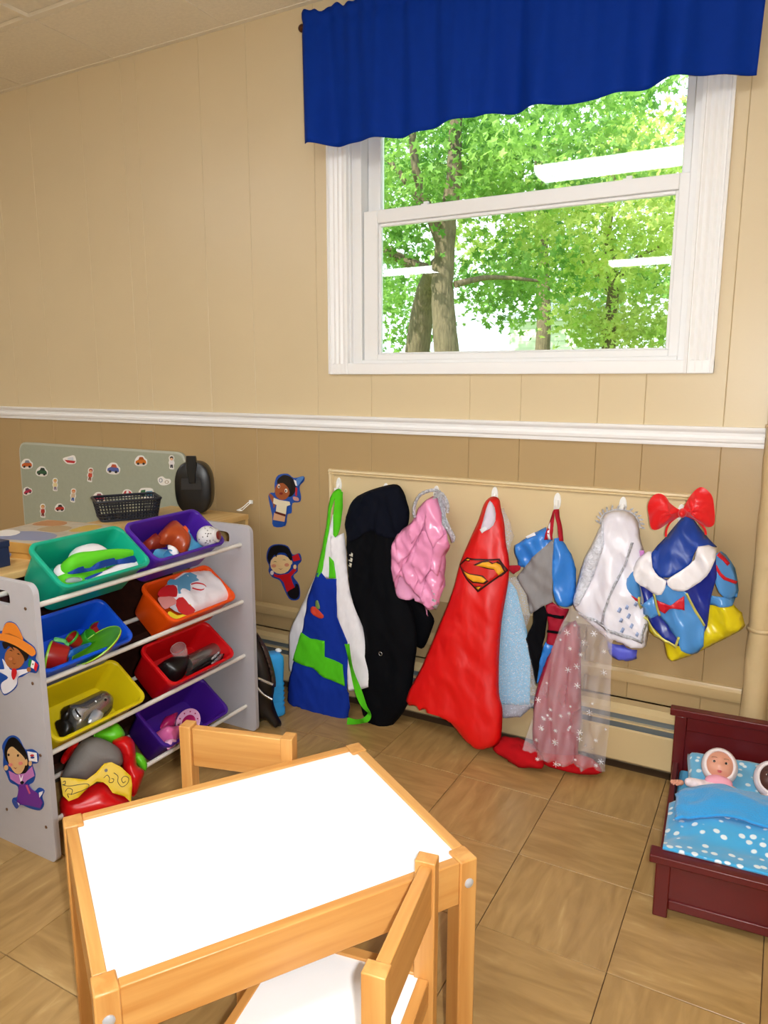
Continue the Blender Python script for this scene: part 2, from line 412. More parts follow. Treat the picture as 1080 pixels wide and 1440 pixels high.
# ------------------------------------------------------------------ ceiling lights (the first one is seen mirrored in the upper pane)
def light(i, x, y, label):
    t = thing('ceiling_light', label, 'light', (x, y, H), 0, 'fluorescent ceiling fixtures')
    MB().bx(-.62, .62, -.17, .17, -.03, -.004).build('housing', WHITE, t, bevel=.004, local=True)
    m = MATS.get('lamp')
    if not m:
        m = bpy.data.materials.new('lamp'); MATS['lamp'] = m; m.use_nodes = True
        b = m.node_tree.nodes['Principled BSDF']; b.inputs['Emission Color'].default_value = (.93, .97, 1, 1); b.inputs['Emission Strength'].default_value = LAMP_STRENGTH
    pr = [(-.16, -.03), (-.15, -.055), (-.11, -.075), (0, -.08), (.11, -.075), (.15, -.055), (.16, -.03)]
    MB().loft([[(x, a, b) for a, b in pr] for x in (-.6, .6)]).build('diffuser', m, t, local=True)
    for sx in (-1, 1): MB().bx(sx*.6, sx*.62, -.165, .165, -.085, -.028).build('end_cap', WHITE, t, bevel=.003, local=True)
for k, (x, y, l) in enumerate(((-.37, -2.28, 'mirrored as the large bright band in the upper window pane'), (-2.95, -2.28, 'added for room light over the bookcase side, out of frame'), (.9, -4.3, 'added for room light behind the viewer on the right, out of frame'), (-3.85, -5.75, 'mirrored as the short streak at left of the lower window pane'), (-.75, -6.33, 'mirrored as the thin streak at right of the lower window pane'))):
    light(k, x, y, 'white fluorescent ceiling fixture '+l)  # fixtures with no window reflection are added to keep the room lit
# ------------------------------------------------------------------ baseboard heater
HC = mat('heater_enamel', 'cdb688', .3, var=.03, vscale=5); HG = mat('heater_fin', '7f8a90', .45, metal=.6)
ht = thing('baseboard_heater', 'long cream baseboard heater with two dark louvre slots along the wall foot', 'heater', (-1.2, -.04, 0))
hx0, hx1 = -2.6, .49
MB().loft([[(x, 0, .232), (x, -.055, .232), (x, -.072, .218), (x, -.074, .203), (x, -.070, .203), (x, -.066, .212), (x, -.05, .225), (x, 0, .226)] for x in (hx0, hx1)]).build('top_cover', HC, ht, smooth=30)
MB().loft([[(x, -.073, .036), (x, -.076, .040), (x, -.076, .148), (x, -.070, .153), (x, -.066, .150), (x, -.069, .144), (x, -.069, .04)] for x in (hx0, hx1)]).build('front_panel', HC, ht, smooth=30)
MB().bx(hx0, hx1, -.075, -.060, .174, .180).build('damper', HC, ht)
MB().bx(hx0, hx1, -.062, -.02, .07, .20).build('fin_block', HG, ht, smooth=0)
MB().bx(hx0, hx1, -.012, 0, .02, .232).build('back_plate', HC, ht)
MB().bx(hx1, hx1+.008, -.077, 0, .03, .234).bx(hx0-.008, hx0, -.077, 0, .03, .234).build('end_cap', HC, ht, bevel=.002)
# ------------------------------------------------------------------ pipe
pc = mat('pipe_wrap', 'cdb487', .4, var=.06, vscale=9, bump=.5, bscale=22)
pp = thing('wrapped_pipe', 'cream painted wrapped vertical pipe standing at the right edge', 'pipe', (.538, -.045, 0))
lo = []
for k in range(60):
    z = H*k/59; q = [(.036+.0012*math.sin(z*31)+.0015*noise.noise(Vector((math.cos(a)*2, math.sin(a)*2, z*9))), a) for a in [2*PI*i/20 for i in range(20)]]
    lo.append([(.538+r*math.cos(a), -.045+r*math.sin(a), z) for r, a in q])
MB().loft(lo).build('wrap', pc, pp)
for z in (.55, 1.16, 1.8): MB().add([(.538+.0385*math.cos(2*PI*k/20), -.045+.0385*math.sin(2*PI*k/20), z+d) for d in (0, .012) for k in range(20)], [(k, (k+1) % 20, 20+(k+1) % 20, 20+k) for k in range(20)]).build('seam_band', pc, pp, solid=.002)
# ------------------------------------------------------------------ valance on its rod
VB = mat('royal_blue_cloth', '002f90', .7, spec=.12, var=.04, vscale=30, bump=.05, bscale=400)
RX, RZ_ = -1.068, 2.532
rod = thing('curtain_rod', 'thin bronze curtain rod with a round finial above the window', 'rod', (-.35, -.07, RZ_))
BR = mat('bronze', '4a2a1a', .35, metal=.7)
MB().tube([(RX-.01, -.07, RZ_), (.43, -.07, RZ_)], .008).build('pole', BR, rod)
for x in (RX-.018, .433):
    MB().ell((x, -.07, RZ_), (.016, .014, .014)).build('finial', BR, rod)
for x in (RX+.012, .36): MB().bx(x-.006, x+.006, -.07, -.001, RZ_-.012, RZ_-.006).bx(x-.012, x+.012, -.006, -.001, RZ_-.03, RZ_+.02).build('bracket', BR, rod)
bot = [(431, 203), (470, 203), (520, 195), (565, 190), (600, 180), (650, 166), (700, 158), (740, 153), (775, 148), (810, 142), (850, 134), (890, 124), (920, 116), (960, 110), (1000, 103), (1040, 100), (1063, 97)]
BX = [(ony(x, y, -.108).x, ony(x, y, -.108).z) for x, y in bot]
def botz(x):
    for (a, za), (b, zb) in zip(BX, BX[1:]):
        if x <= b: return za+(zb-za)*max(0, (x-a)/(b-a))
    return BX[-1][1]
n = 220; rows = 26; G = []
for j in range(rows+1):
    r = []
    for i in range(n+1):
        u = i/n; t = j/rows
        xt = RX+.004+(.412-RX)*u; xb = BX[0][0]+(BX[-1][0]-BX[0][0])*u; x = xt+(xb-xt)*t
        zt = RZ_+.030+.006*math.sin(u*90)+.004*math.sin(u*211); z = zt+(botz(xb)-zt)*t
        f = .022*math.sin(u*36+1.8*math.sin(u*9))+.012*math.sin(u*67+.6)+.010*math.sin(u*21+2)
        k = .22+.78*t
        gather = .004*math.sin(u*160)*(1-t)
        y = -.100 - f*k - gather
        if .05 < t < .13: y += .008*math.sin((t-.05)/.08*PI)      # stitched line under the rod pocket
        r.append((x, y, z))
    G.append(r)
vb = MB().grid(G).build('valance', VB, None, smooth=80, solid=.003)
tag(vb, 'royal blue gathered valance hanging on the rod across the top of the window', 'valance')
# ------------------------------------------------------------------ outside the window: trees, a pale shed, lawn
LEAF = {}
def leafmat(name, c1, c2):
    m = bpy.data.materials.new(name); m.use_nodes = True; nt = m.node_tree; b = nt.nodes['Principled BSDF']; b.inputs['Roughness'].default_value = .5
    n = nt.nodes.new('ShaderNodeTexNoise'); n.inputs['Scale'].default_value = 1.3; tc = nt.nodes.new('ShaderNodeTexCoord'); nt.links.new(tc.outputs['Object'], n.inputs['Vector'])
    r = nt.nodes.new('ShaderNodeValToRGB'); r.color_ramp.elements[0].position = .35; r.color_ramp.elements[1].position = .65
    r.color_ramp.elements[0].color = rgb(c1); r.color_ramp.elements[1].color = rgb(c2); nt.links.new(n.outputs['Fac'], r.inputs[0])
    nt.links.new(r.outputs[0], b.inputs['Base Color'])
    t = nt.nodes.new('ShaderNodeBsdfTranslucent'); nt.links.new(r.outputs[0], t.inputs[0]); x = nt.nodes.new('ShaderNodeMixShader'); x.inputs[0].default_value = .45
    nt.links.new(b.outputs[0], x.inputs[1]); nt.links.new(t.outputs[0], x.inputs[2]); nt.links.new(x.outputs[0], nt.nodes['Material Output'].inputs[0]); return m
BARK = mat('bark', '6f6250', .9, var=.35, vscale=14, bump=1, bscale=18, stretch=(3, 3, .6))
def star():
    out = []
    for k in range(10):
        a = PI/2+2*PI*k/10; r = (1 if k % 2 == 0 else .52)*(1 if k in (0, 2, 8) else .85); out.append((r*math.cos(a)*.5, r*math.sin(a)*.5, .06*math.cos(2*a)))
    return out
ST = star()
def tree(label, group, trunk, crown, nleaf, size, m, rnd):
    R = random.Random(rnd); b = trunk[0][0][0]
    t = thing('maple_tree', label, 'tree', b, 0, group)
    for nm, pts, r0, r1 in [(x[1], x[0], x[2], x[3]) for x in trunk]:
        P = spline(pts, 6); n = len(P); P = [p+Vector((R.uniform(-.01, .01), R.uniform(-.01, .01), 0)) for p in P]
        MB().tube(P, [r0+(r1-r0)*i/(n-1) for i in range(n)], 10).build(nm, BARK, t)
    vs = []; fs = []
    cl = []
    for c, r, w in crown:
        for k in range(int(w)):
            while 1:
                d = Vector((R.uniform(-1, 1), R.uniform(-1, 1), R.uniform(-1, 1)))
                if d.length < 1: break
            cl.append(Vector(c)+Vector((d.x*r[0], d.y*r[1], d.z*r[2])))
    for k in range(nleaf):
        c = R.choice(cl); p = c+Vector((R.gauss(0, .24), R.gauss(0, .24), R.gauss(0, .13)))
        s = size*R.uniform(.7, 1.25)
        q = Matrix.Rotation(R.uniform(0, 2*PI), 3, 'Z') @ Matrix.Rotation(R.gauss(.9, .5), 3, 'X') @ Matrix.Rotation(R.uniform(0, 2*PI), 3, 'Z')
        i = len(vs); vs += [tuple(p+q @ Vector((x*s, y*s, z*s))) for x, y, z in ST]; fs.append(tuple(range(i, i+10)))
    me = bpy.data.meshes.new('foliage'); me.from_pydata(vs, [], fs); me.materials.append(m)
    o = bpy.data.objects.new('foliage', me); COL.objects.link(o); o.parent = t; o.matrix_parent_inverse = WM(t).inverted(); o['kind'] = 'stuff'
GZ = .75
def o7(px, py, y): return tuple(ony(px, py, y))
y = 5.2
base = o7(632, 560, y); base2 = o7(583, 560, y+.4)
tree('tall maple with forked grey trunk close behind the left half of the window', 'maples outside the window',
     [([base, o7(626, 480, y), o7(622, 400, y), o7(628, 320, y), o7(637, 260, y), o7(640, 180, y+.1), o7(652, 60, y+.2)], 'trunk', .155, .05),
      ([base2, o7(589, 480, y+.4), o7(600, 410, y+.3), o7(620, 370, y)], 'trunk', .17, .10),
      ([o7(626, 350, y), o7(600, 290, y-.1), o7(584, 230, y-.2), o7(575, 120, y-.3)], 'branch', .07, .03),
      ([o7(618, 385, y), o7(575, 370, y), o7(530, 345, y), o7(470, 320, y)], 'branch', .075, .03),
      ([o7(590, 285, y), o7(560, 240, y), o7(530, 215, y+.2)], 'branch', .04, .02),
      ([o7(640, 400, y), o7(690, 390, y+.3), o7(760, 395, y+.6)], 'branch', .04, .015)],
     [(o7(600, 210, y), (1.9, 1.0, .9), 46), (o7(600, 190, y+1.6), (1.9, .8, 1.0), 30), (o7(760, 190, y+1), (1.6, 1, .8), 44), (o7(530, 340, y-.3), (.45, .4, .2), 8), (o7(720, 390, y+1.2), (.8, .6, .5), 18), (o7(545, 440, y+1.8), (.7, .5, .6), 12)], 7600, .115, leafmat('leaf_green', '5c9438', 'a4cc68'), 3)
y = 8.5
tree('slender maple with bright yellow green leaves behind the right half of the window', 'maples outside the window',
     [([o7(852, 560, y), o7(856, 470, y), o7(862, 400, y), o7(855, 320, y), o7(870, 200, y)], 'trunk', .11, .04),
      ([o7(860, 410, y), o7(820, 370, y), o7(770, 350, y-.3)], 'branch', .05, .02), ([o7(860, 400, y), o7(900, 360, y), o7(950, 340, y)], 'branch', .045, .02)],
     [(o7(800, 325, y-1), (1.9, 1, .7), 40), (o7(900, 400, y), (1.3, 1, .8), 36), (o7(930, 240, y), (1.5, 1, .8), 34), (o7(900, 470, y+.5), (1.2, .8, .35), 16)], 7000, .12, leafmat('leaf_yellow', 'a4c656', 'e6ec98'), 5)
y = 14
for k, (px, lab) in enumerate(((520, 'distant dense green maple behind the forked trunk at left of the window'), (760, 'distant dense green maple at the middle of the window'), (1010, 'distant dense green maple at the far right of the window'), (250, 'distant dense green maple left of the window view'), (1330, 'distant dense green maple right of the window view'))):
    tree(lab, 'maples outside the window', [([o7(px, 560, y), o7(px+5, 400, y), o7(px-5, 200, y)], 'trunk', .2, .07)],
         [(o7(px, 200, y), (3.4, 1.5, 2.2), 60), (o7(px+30, 380, y+1), (2.6, 1.2, 1.1), 30)], 3800, .20, leafmat('leaf_far%d' % k, '649c44', 'a6d078'), 11+k)
structure('ground_outside', MB().bx(-40, 25, .3, 60, GZ-.2, GZ), mat('lawn', '7fa045', .9, var=.3, vscale=2), smooth=0)
sh = thing('shed', 'pale clapboard shed glimpsed low between the tree trunks outside', 'building', (-2.2, 17, GZ))
a, b = ony(716, 490, 17).x, ony(838, 490, 17).x; zt = ony(770, 452, 17).z
SW = mat('shed_siding', 'f2f4f4', .6)
w_ = MB().bx(a, b, 17.02, 19.5, GZ, zt).build('wall', SW, sh, smooth=0)
for k in range(12):
    z = GZ+k*(zt-GZ)/12; MB().bx(a, b, 16.99, 17.02, z+.01, z+(zt-GZ)/12).build('siding_board', SW, w_, smooth=0)
MB().loft([[(x, 16.8, zt), (x, 18.26, zt+.7), (x, 19.7, zt), (x, 18.26, zt+.05)] for x in (a-.2, b+.2)]).build('roof', mat('shed_roof', 'c9ccd0', .7), sh, smooth=0)
# ------------------------------------------------------------------ wall hooks
HK = mat('hook_plastic', 'f7f7f5', .25)
def hook(px, py, label):
    p = ony(px, py, -.004)
    y0 = -.0042
    t = thing('wall_hook', label, 'hook', (p.x, y0, p.z), 0, 'white adhesive hooks in a row')
    MB().loft([[(a*w, -d, b*h) for a, b in ellp(0, 0, 1, 1, 18)] for w, h, d in ((.0125, .030, 0), (.0125, .030, .003), (.0105, .028, .005))]).build('base_plate', HK, t, local=True)
    MB().tube(spline([(0, -.004, .004), (0, -.014, -.012), (0, -.020, -.022), (0, -.028, -.020), (0, -.031, -.008)], 4), [.007, .007, .0065, .006, .006, .006, .006, .0058, .0056, .0055, .0055, .005, .005, .0048, .0046, .0045, .004][:17], 8).build('prong', HK, t, local=True)
    return t
for px, py, l in ((477, 682, 'white adhesive hook holding the green apron strap, first from the left'), (543, 690, 'white adhesive hook above the black hooded robe'), (614, 694, 'white adhesive hook behind the silver headband of the pink dress'), (696, 696, 'white adhesive hook holding the neck of the red cape'), (784, 705, 'white adhesive hook holding the red straps of the blue tunic'), (876, 711, 'white adhesive hook above the silver tiara on the white gown'), (958, 722, 'white adhesive hook hidden behind the big red hair bow')):
    hook(px, py, l)
# ------------------------------------------------------------------ costumes on the hooks
SAT = lambda n, h, r=.32: mat(n, h, r, var=.03, vscale=20, bump=.35, bscale=9, stretch=(2.2, 1, .8))
COT = lambda n, h: mat(n, h, .85, spec=.15, var=.04, vscale=40, bump=.25, bscale=10, stretch=(2, 1, .8))
A = lambda pts: cr(340, 640, .35185, pts)     # picture coordinates measured on enlarged crops
B4 = lambda pts: cr(560, 660, .31481, pts)
B5 = lambda pts: cr(740, 660, .31481, pts)
def hang(top, bottom, zt=.9, zb=.1):
    return lambda z: top+(bottom-top)*min(1, max(0, (zt-z)/(zt-zb)))**.8
def start(name, label, cat, px, py, y): 
    p = ony(px, py, y); return thing(name, label, cat, p, 0, 'dress-up clothes on the wall hooks')
# black robe
r = start('hooded_robe', 'long black hooded robe hanging between the blue green apron and the pink dress', 'robe', 543, 690, -.03)
hx = ony(543, 690, -.03)
robe = A([(410, 262), (440, 182), (490, 150), (560, 127), (612, 121), (638, 150), (657, 210), (655, 275), (640, 320), (628, 380), (620, 450), (620, 540), (645, 575), (675, 640), (690, 760), (678, 850), (668, 950), (640, 1030), (565, 1112), (540, 1100), (510, 1080), (470, 1010), (470, 930), (480, 800), (468, 700), (430, 560), (412, 400)])
g = Garment(r, robe, hang(-.035, -.145), .028, .06, hookfold(hx.x, hx.z, 15, .012, .5, .008))
BK = COT('black_cloth', '020308'); NV = COT('navy_cloth', '050918')
g.piece('body', robe, BK)
g.piece('hood', A([(410, 262), (440, 182), (490, 150), (560, 127), (612, 121), (638, 150), (657, 210), (655, 275), (630, 330), (570, 322), (520, 300), (470, 330), (425, 340)]), NV, .006)
sl = A([(600, 520), (660, 560), (720, 600), (762, 655), (755, 695), (722, 772), (690, 765), (660, 720), (625, 640)])
Garment(r, sl, lambda z: -.062, .02, .04, hookfold(hx.x, hx.z, 13, .004, 2)).piece('sleeve', sl, BK)
WP = mat('cream_print', 'd8d4c4', .7)
for k in range(3):
    yy = 385+k*20
    g.piece('label_print', A([(446+k*-2, yy), (458-k*2, yy+3), (456-k*2, yy+17), (436+k*1, yy+14), (438, yy+8), (446, yy+10)]), WP, .0075, sm=1, th=.001)
hp = A([(560, 790)])[0]; pt = ony(hp[0], hp[1], -.15)
P_ = np.array([[pt.x, pt.z]]); yb = g.Y(P_, .004)[0]
MB().tube([(pt.x+.007*math.cos(a), yb, pt.z+.007*math.sin(a)) for a in [2*PI*k/12 for k in range(12)]], .0018, 6, True).build('snap', mat('steel', 'b8bcc2', .25, metal=1), r)
# apron
r = start('apron', 'blue and lime green apron with white side panels on the leftmost hook', 'apron', 477, 682, -.03); hx = ony(477, 682, -.03)
LIME = COT('lime_cloth', '55c81e'); BLUE = COT('blue_cloth', '12329a'); WC = COT('white_cloth', 'eceaf0')
main = A([(352, 170), (385, 135), (402, 150), (405, 300), (412, 400), (430, 560), (480, 700), (497, 780), (528, 920), (435, 945), (432, 1000), (425, 1050), (385, 1082), (320, 1050), (240, 1010), (184, 990), (182, 950), (180, 865), (180, 720), (205, 660), (270, 520), (300, 460), (335, 300)])
g = Garment(r, main, hang(-.035, -.165), .022, .05, hookfold(hx.x, hx.z, 12, .010, 1.2, .006))
g.piece('side_panel', A([(306, 455), (270, 520), (205, 660), (183, 720), (180, 865), (208, 868), (260, 860), (300, 700), (330, 490)]), WC, 0, sm=1)
g.piece('side_panel', A([(360, 318), (385, 322), (404, 312), (412, 400), (430, 560), (480, 700), (497, 780), (528, 920), (435, 945), (420, 800), (390, 640), (372, 480)]), WC, .004, sm=1)
g.piece('lining', A([(345, 330), (372, 235), (384, 240), (374, 320), (372, 440), (360, 490), (316, 475)]), WC, .003, sm=1)
g.piece('bib', A([(308, 466), (330, 464), (350, 490), (388, 490), (390, 640), (432, 742), (433, 1000), (425, 1050), (385, 1082), (320, 1050), (240, 1010), (184, 990), (182, 950), (215, 820), (250, 700), (270, 560)]), BLUE, .008, sm=1)
g.piece('band', A([(248, 703), (285, 725), (345, 735), (345, 798), (415, 830), (424, 915), (340, 880), (295, 843), (213, 815)]), LIME, .0125, sm=1)
g.piece('neck_strap', A([(358, 170), (380, 137), (398, 140), (386, 165), (368, 215), (332, 463), (306, 468), (338, 280)]), LIME, .008, sm=2, res=.009)
g.piece('neck_strap', A([(384, 140), (402, 150), (400, 260), (390, 316), (374, 316), (380, 200)]), LIME, .010, sm=2, res=.009)
g.piece('neck_strap', A([(362, 400), (378, 420), (387, 489), (360, 487)]), LIME, .009, sm=1, res=.009)
RD = mat('red_print', 'd8432a', .6); GRN = mat('olive_print', '7d9a52', .6)
g.piece('badge', A([(290, 603), (308, 600), (342, 632), (336, 645), (316, 640), (292, 622)]), RD, .0125, sm=2, res=.007, th=.0015)
g.piece('badge', A([(308, 580), (318, 572), (324, 585), (328, 606), (310, 606)]), GRN, .0125, sm=2, res=.007, th=.0015)
Pt = [(lambda p: (p.x, p.z))(ony(*A([q])[0], -.225)) for q in ((420, 755), (440, 850), (462, 930), (485, 1000), (508, 1035), (495, 1058), (460, 1064), (422, 1062))]
def ribbon(pts, w, y0, name, m, root, tw=0):
    P = spline([(x, y0-.004*math.sin(i*1.3), z) for i, (x, z) in enumerate(pts)], 5); lo = []
    for i, p in enumerate(P):
        t = (P[min(i+1, len(P)-1)]-P[max(0, i-1)]).normalized(); nrm = Vector((t.z, 0, -t.x)).normalized(); d = nrm*w/2
        d.y += .3*w*math.sin(i*.4+tw)
        lo.append([p+d, p-d, p-d+Vector((0, .002, 0)), p+d+Vector((0, .002, 0))])
    return MB().loft(lo).build(name, m, root, smooth=60)
ribbon(Pt, .022, -.225, 'tie', LIME, r)
Pt = [g.map(A([q]))[0] for q in ((205, 998), (250, 1012), (310, 1040), (250, 1030), (185, 1022))]
ribbon(Pt, .014, -.175, 'tie', LIME, r)
# pink satin dress with silver headband
r = start('pink_dress', 'short pink satin princess dress under a silver headband, between black robe and red cape', 'dress', 614, 694, -.03); hx = ony(614, 694, -.03)
main = A([(688, 262), (718, 200), (760, 166), (790, 165), (805, 210), (830, 300), (842, 350), (818, 400), (812, 480), (822, 540), (802, 600), (790, 640), (740, 647), (725, 600), (690, 575), (620, 560), (605, 490), (597, 380), (625, 310)])
def pinkfold(x, z):
    n = lambda a, b, c: 1-2*abs(noise.noise(Vector((a, b, c))))
    return .014*n(x*11+z*8, z*5-x*4, 2)+.010*n(x*26+z*20, z*10, 5)+.005*n(x*50+z*10, z*26, 9)
g = Garment(r, main, hang(-.055, -.12), .035, .05, pinkfold)
PK = SAT('pink_satin', 'f29ac6', .24)
g.piece('tulle_underskirt', A([(605, 490), (680, 470), (745, 585), (742, 647), (725, 600), (690, 575), (620, 560)]), sheer('pink_tulle', 'f2a6d0', .8), -.003, sm=1)
g.piece('skirt', A([(688, 262), (718, 200), (760, 166), (790, 165), (805, 210), (822, 300), (835, 360), (815, 400), (810, 480), (815, 520), (795, 590), (780, 608), (745, 612), (735, 575), (700, 540), (672, 490), (648, 470), (622, 530), (608, 500), (597, 380), (625, 310)]), PK, .002, sm=1, res=.010)
for i, q in enumerate(([(625, 315), (660, 300), (672, 380), (645, 470), (612, 505), (598, 395)], [(690, 390), (725, 370), (740, 440), (705, 532), (678, 500), (655, 450)], [(742, 500), (782, 440), (806, 460), (812, 500), (792, 592), (760, 604), (735, 570)], [(690, 265), (715, 250), (735, 300), (690, 385), (645, 425), (625, 325)], [(735, 300), (775, 280), (800, 350), (772, 450), (728, 505), (700, 420)], [(790, 335), (830, 310), (838, 365), (812, 400), (800, 475), (772, 440)], [(718, 207), (760, 170), (775, 205), (740, 300), (700, 345), (688, 272)], [(758, 172), (790, 170), (808, 230), (822, 312), (790, 360), (758, 285)])):
    g.piece('petal', A(q), PK, .006+.0022*i, sm=1, res=.009)
SIL = mat('silver_sequin', 'd2d4dc', .3, metal=.3, var=.35, vscale=120, bump=.8, bscale=260)
g.piece('sash', A([(768, 150), (800, 152), (826, 190), (824, 245), (872, 318), (852, 345), (826, 300), (795, 232)]), SIL, .010, sm=2, res=.009)
g.piece('trim', A([(780, 528), (790, 535), (796, 590), (786, 612), (774, 596), (778, 560)]), SIL, .010, sm=1, res=.009)
hb = start('headband', 'silver tinsel headband hung in front of the pink dress', 'headband', 614, 694, -.09)
PP = [ony(*A([q])[0], -.135) for q in ((692, 250), (688, 225), (694, 190), (712, 160), (740, 145), (770, 140), (795, 150), (815, 175), (824, 205), (822, 230))]
PP = spline(PP, 4); MB().tube(PP, [.004+.003*abs(math.sin(i*1.7)) for i in range(len(PP))], 8).build('band', SIL, hb)
# light blue tulle dress behind the cape
r = start('blue_tulle_dress', 'pale blue glitter tulle dress showing at the right edge of the red cape', 'dress', 705, 715, -.03); hx = ony(705, 715, -.03)
main = B4([(440, 170), (470, 175), (500, 240), (515, 300), (515, 400), (520, 480), (560, 500), (575, 560), (590, 650), (568, 720), (600, 820), (622, 1060), (585, 1066), (585, 1075), (540, 1105), (460, 1110), (430, 1040), (300, 900), (360, 600), (400, 300)])
g = Garment(r, main, hang(-.03, -.105), .02, .05, hookfold(hx.x, hx.z, 22, .007, .3, .003))
g.piece('skirt', B4([(400, 480), (500, 500), (530, 540), (560, 660), (590, 860), (588, 1050), (450, 1045), (400, 900)]), mat('blue_glitter', '74c2ea', .6, var=.14, vscale=160), .0, sm=1)
g.piece('lower_tier', B4([(450, 1035), (588, 1045), (588, 1070), (545, 1108), (460, 1112)]), sheer('pale_pink_tulle', 'cfd8ea', .55, 1), -.002, sm=1)
g.piece('overlay', B4([(440, 170), (470, 175), (500, 240), (515, 300), (490, 400), (485, 480), (520, 480), (560, 500), (578, 560), (592, 650), (568, 720), (600, 820), (622, 1060), (585, 1058), (450, 1035), (430, 1000), (430, 700), (455, 480), (440, 300)]), sheer('white_tulle', 'eef2fb', .14, 1), .008, sm=1)
# red cape
r = start('red_cape', 'long red satin cape with a red and yellow shield emblem on the fourth hook', 'cape', 696, 696, -.03); hx = ony(696, 696, -.03)
main = B4([(375, 160), (405, 128), (440, 135), (450, 180), (465, 250), (470, 330), (485, 420), (478, 520), (452, 680), (440, 850), (440, 1010), (455, 1080), (450, 1200), (425, 1245), (370, 1255), (322, 1236), (270, 1192), (228, 1138), (180, 1102), (100, 1072), (22, 1045), (90, 900), (150, 760), (230, 560), (265, 430), (310, 320), (350, 230)])
g = Garment(r, main, hang(-.04, -.19), .032, .07, hookfold(hx.x, hx.z, 13, .011, 2.2, .005))
g.piece('cape_cloth', main, SAT('red_satin', 'dc0a0a', .42), 0, sm=3)
g.piece('neck_lining', B4([(412, 140), (430, 170), (436, 228), (415, 262), (375, 275), (385, 225), (398, 175)]), COT('lilac_cloth', 'd9cfe0'), .0035, sm=2)
g.piece('neck_tag', B4([(370, 266), (396, 250), (404, 264), (382, 282)]), WC, .006, sm=1, res=.008, th=.001)
EB = mat('emblem_dark', '3a0806', .5); ER = mat('emblem_red', 'd01408', .5); EY = mat('emblem_yellow', 'f0a818', .5)
g.piece('emblem_outline', B4([(265, 430), (310, 391), (452, 399), (487, 455), (362, 545)]), EB, .004, sm=1, th=.001)
g.piece('emblem_field', B4([(275, 430), (315, 398), (447, 406), (477, 454), (362, 535)]), ER, .0052, sm=1, th=.001)
for q in ([(355, 425), (385, 411), (412, 408), (425, 420), (440, 415), (457, 428), (470, 458), (450, 473), (432, 442), (396, 432)], [(298, 450), (330, 464), (380, 474), (403, 490), (388, 501), (345, 497), (318, 475)], [(355, 523), (377, 518), (365, 533)], [(303, 402), (327, 396), (322, 403)]):
    qo = B4(q); cx_, cy_ = sum(x for x, _ in qo)/len(qo), sum(y for _, y in qo)/len(qo)
    g.piece('emblem_line', [(cx_+(x-cx_)*1.09+(1.2 if x > cx_ else -1.2), cy_+(y-cy_)*1.1+(1.2 if y > cy_ else -1.2)) for x, y in qo], EB, .0062, sm=1, th=.0006, res=.008)
    g.piece('emblem_stroke', qo, EY, .0072, sm=1, th=.0008, res=.008)
# blue tunic with grey front and red straps
r = start('blue_tunic', 'shiny blue tunic with grey front and thin red straps between red cape and white gown', 'tunic', 784, 705, -.03); hx = ony(784, 705, -.03)
main = B4([(515, 345), (600, 290), (655, 262), (690, 180), (715, 175), (740, 325), (770, 380), (790, 450), (787, 560), (772, 612), (755, 640), (745, 700), (705, 790), (660, 880), (615, 962), (570, 760), (600, 690), (605, 630), (575, 560), (525, 490), (530, 430)])
g = Garment(r, main, hang(-.045, -.10), .028, .05, hookfold(hx.x, hx.z, 11, .010, 2.2, .016))
BS = SAT('azure_satin', '2f7fd8', .3); GRY = COT('grey_cloth', '8f8c8e'); CR_ = SAT('crimson_cloth', 'a00a2c', .5)
g.piece('back', B4([(515, 345), (600, 290), (655, 262), (692, 300), (690, 330), (600, 440), (530, 440)]), BS, 0, sm=1)
g.piece('trouser_leg', B4([(660, 770), (705, 792), (662, 880), (617, 965), (640, 820)]), BS, .0, sm=1)
g.piece('waist', B4([(660, 600), (690, 590), (760, 625), (742, 680), (705, 795), (663, 775), (675, 690)]), CR_, .002, sm=1)
for q in ([(672, 640), (745, 650), (742, 664), (670, 652)], [(668, 715), (728, 722), (724, 735), (666, 726)]): g.piece('stripe', B4(q), BK, .006, sm=1, th=.001, res=.008)
g.piece('black_lining', B4([(605, 615), (650, 600), (672, 640), (660, 720), (640, 830), (615, 960), (568, 762), (602, 690)]), BK, .003, sm=1)
g.piece('grey_front', B4([(690, 314), (700, 320), (703, 440), (692, 590), (640, 612), (598, 642), (576, 560), (525, 490), (600, 395)]), GRY, .008, sm=1)
g.piece('side', B4([(703, 305), (740, 330), (770, 380), (790, 450), (787, 560), (772, 612), (740, 602), (708, 580), (700, 480)]), BS, .010, sm=2)
STP = COT('red_strap', 'b02030')
g.piece('size_tag', B4([(572, 298), (610, 280), (618, 292), (580, 308)]), WC, .003, sm=1, res=.008, th=.001)
g.piece('strap', B4([(690, 190), (700, 178), (692, 312), (655, 312)]), STP, .004, sm=1, res=.008)
g.piece('strap', B4([(704, 176), (716, 178), (737, 322), (722, 318)]), STP, .012, sm=1, res=.008)
g.piece('strap_edge', B4([(672, 250), (680, 235), (684, 312), (672, 312)]), WC, .0055, sm=1, res=.008, th=.001)
g.piece('cuff', B4([(492, 425), (540, 436), (540, 452), (512, 470), (498, 450)]), STP, .002, sm=1, res=.008)
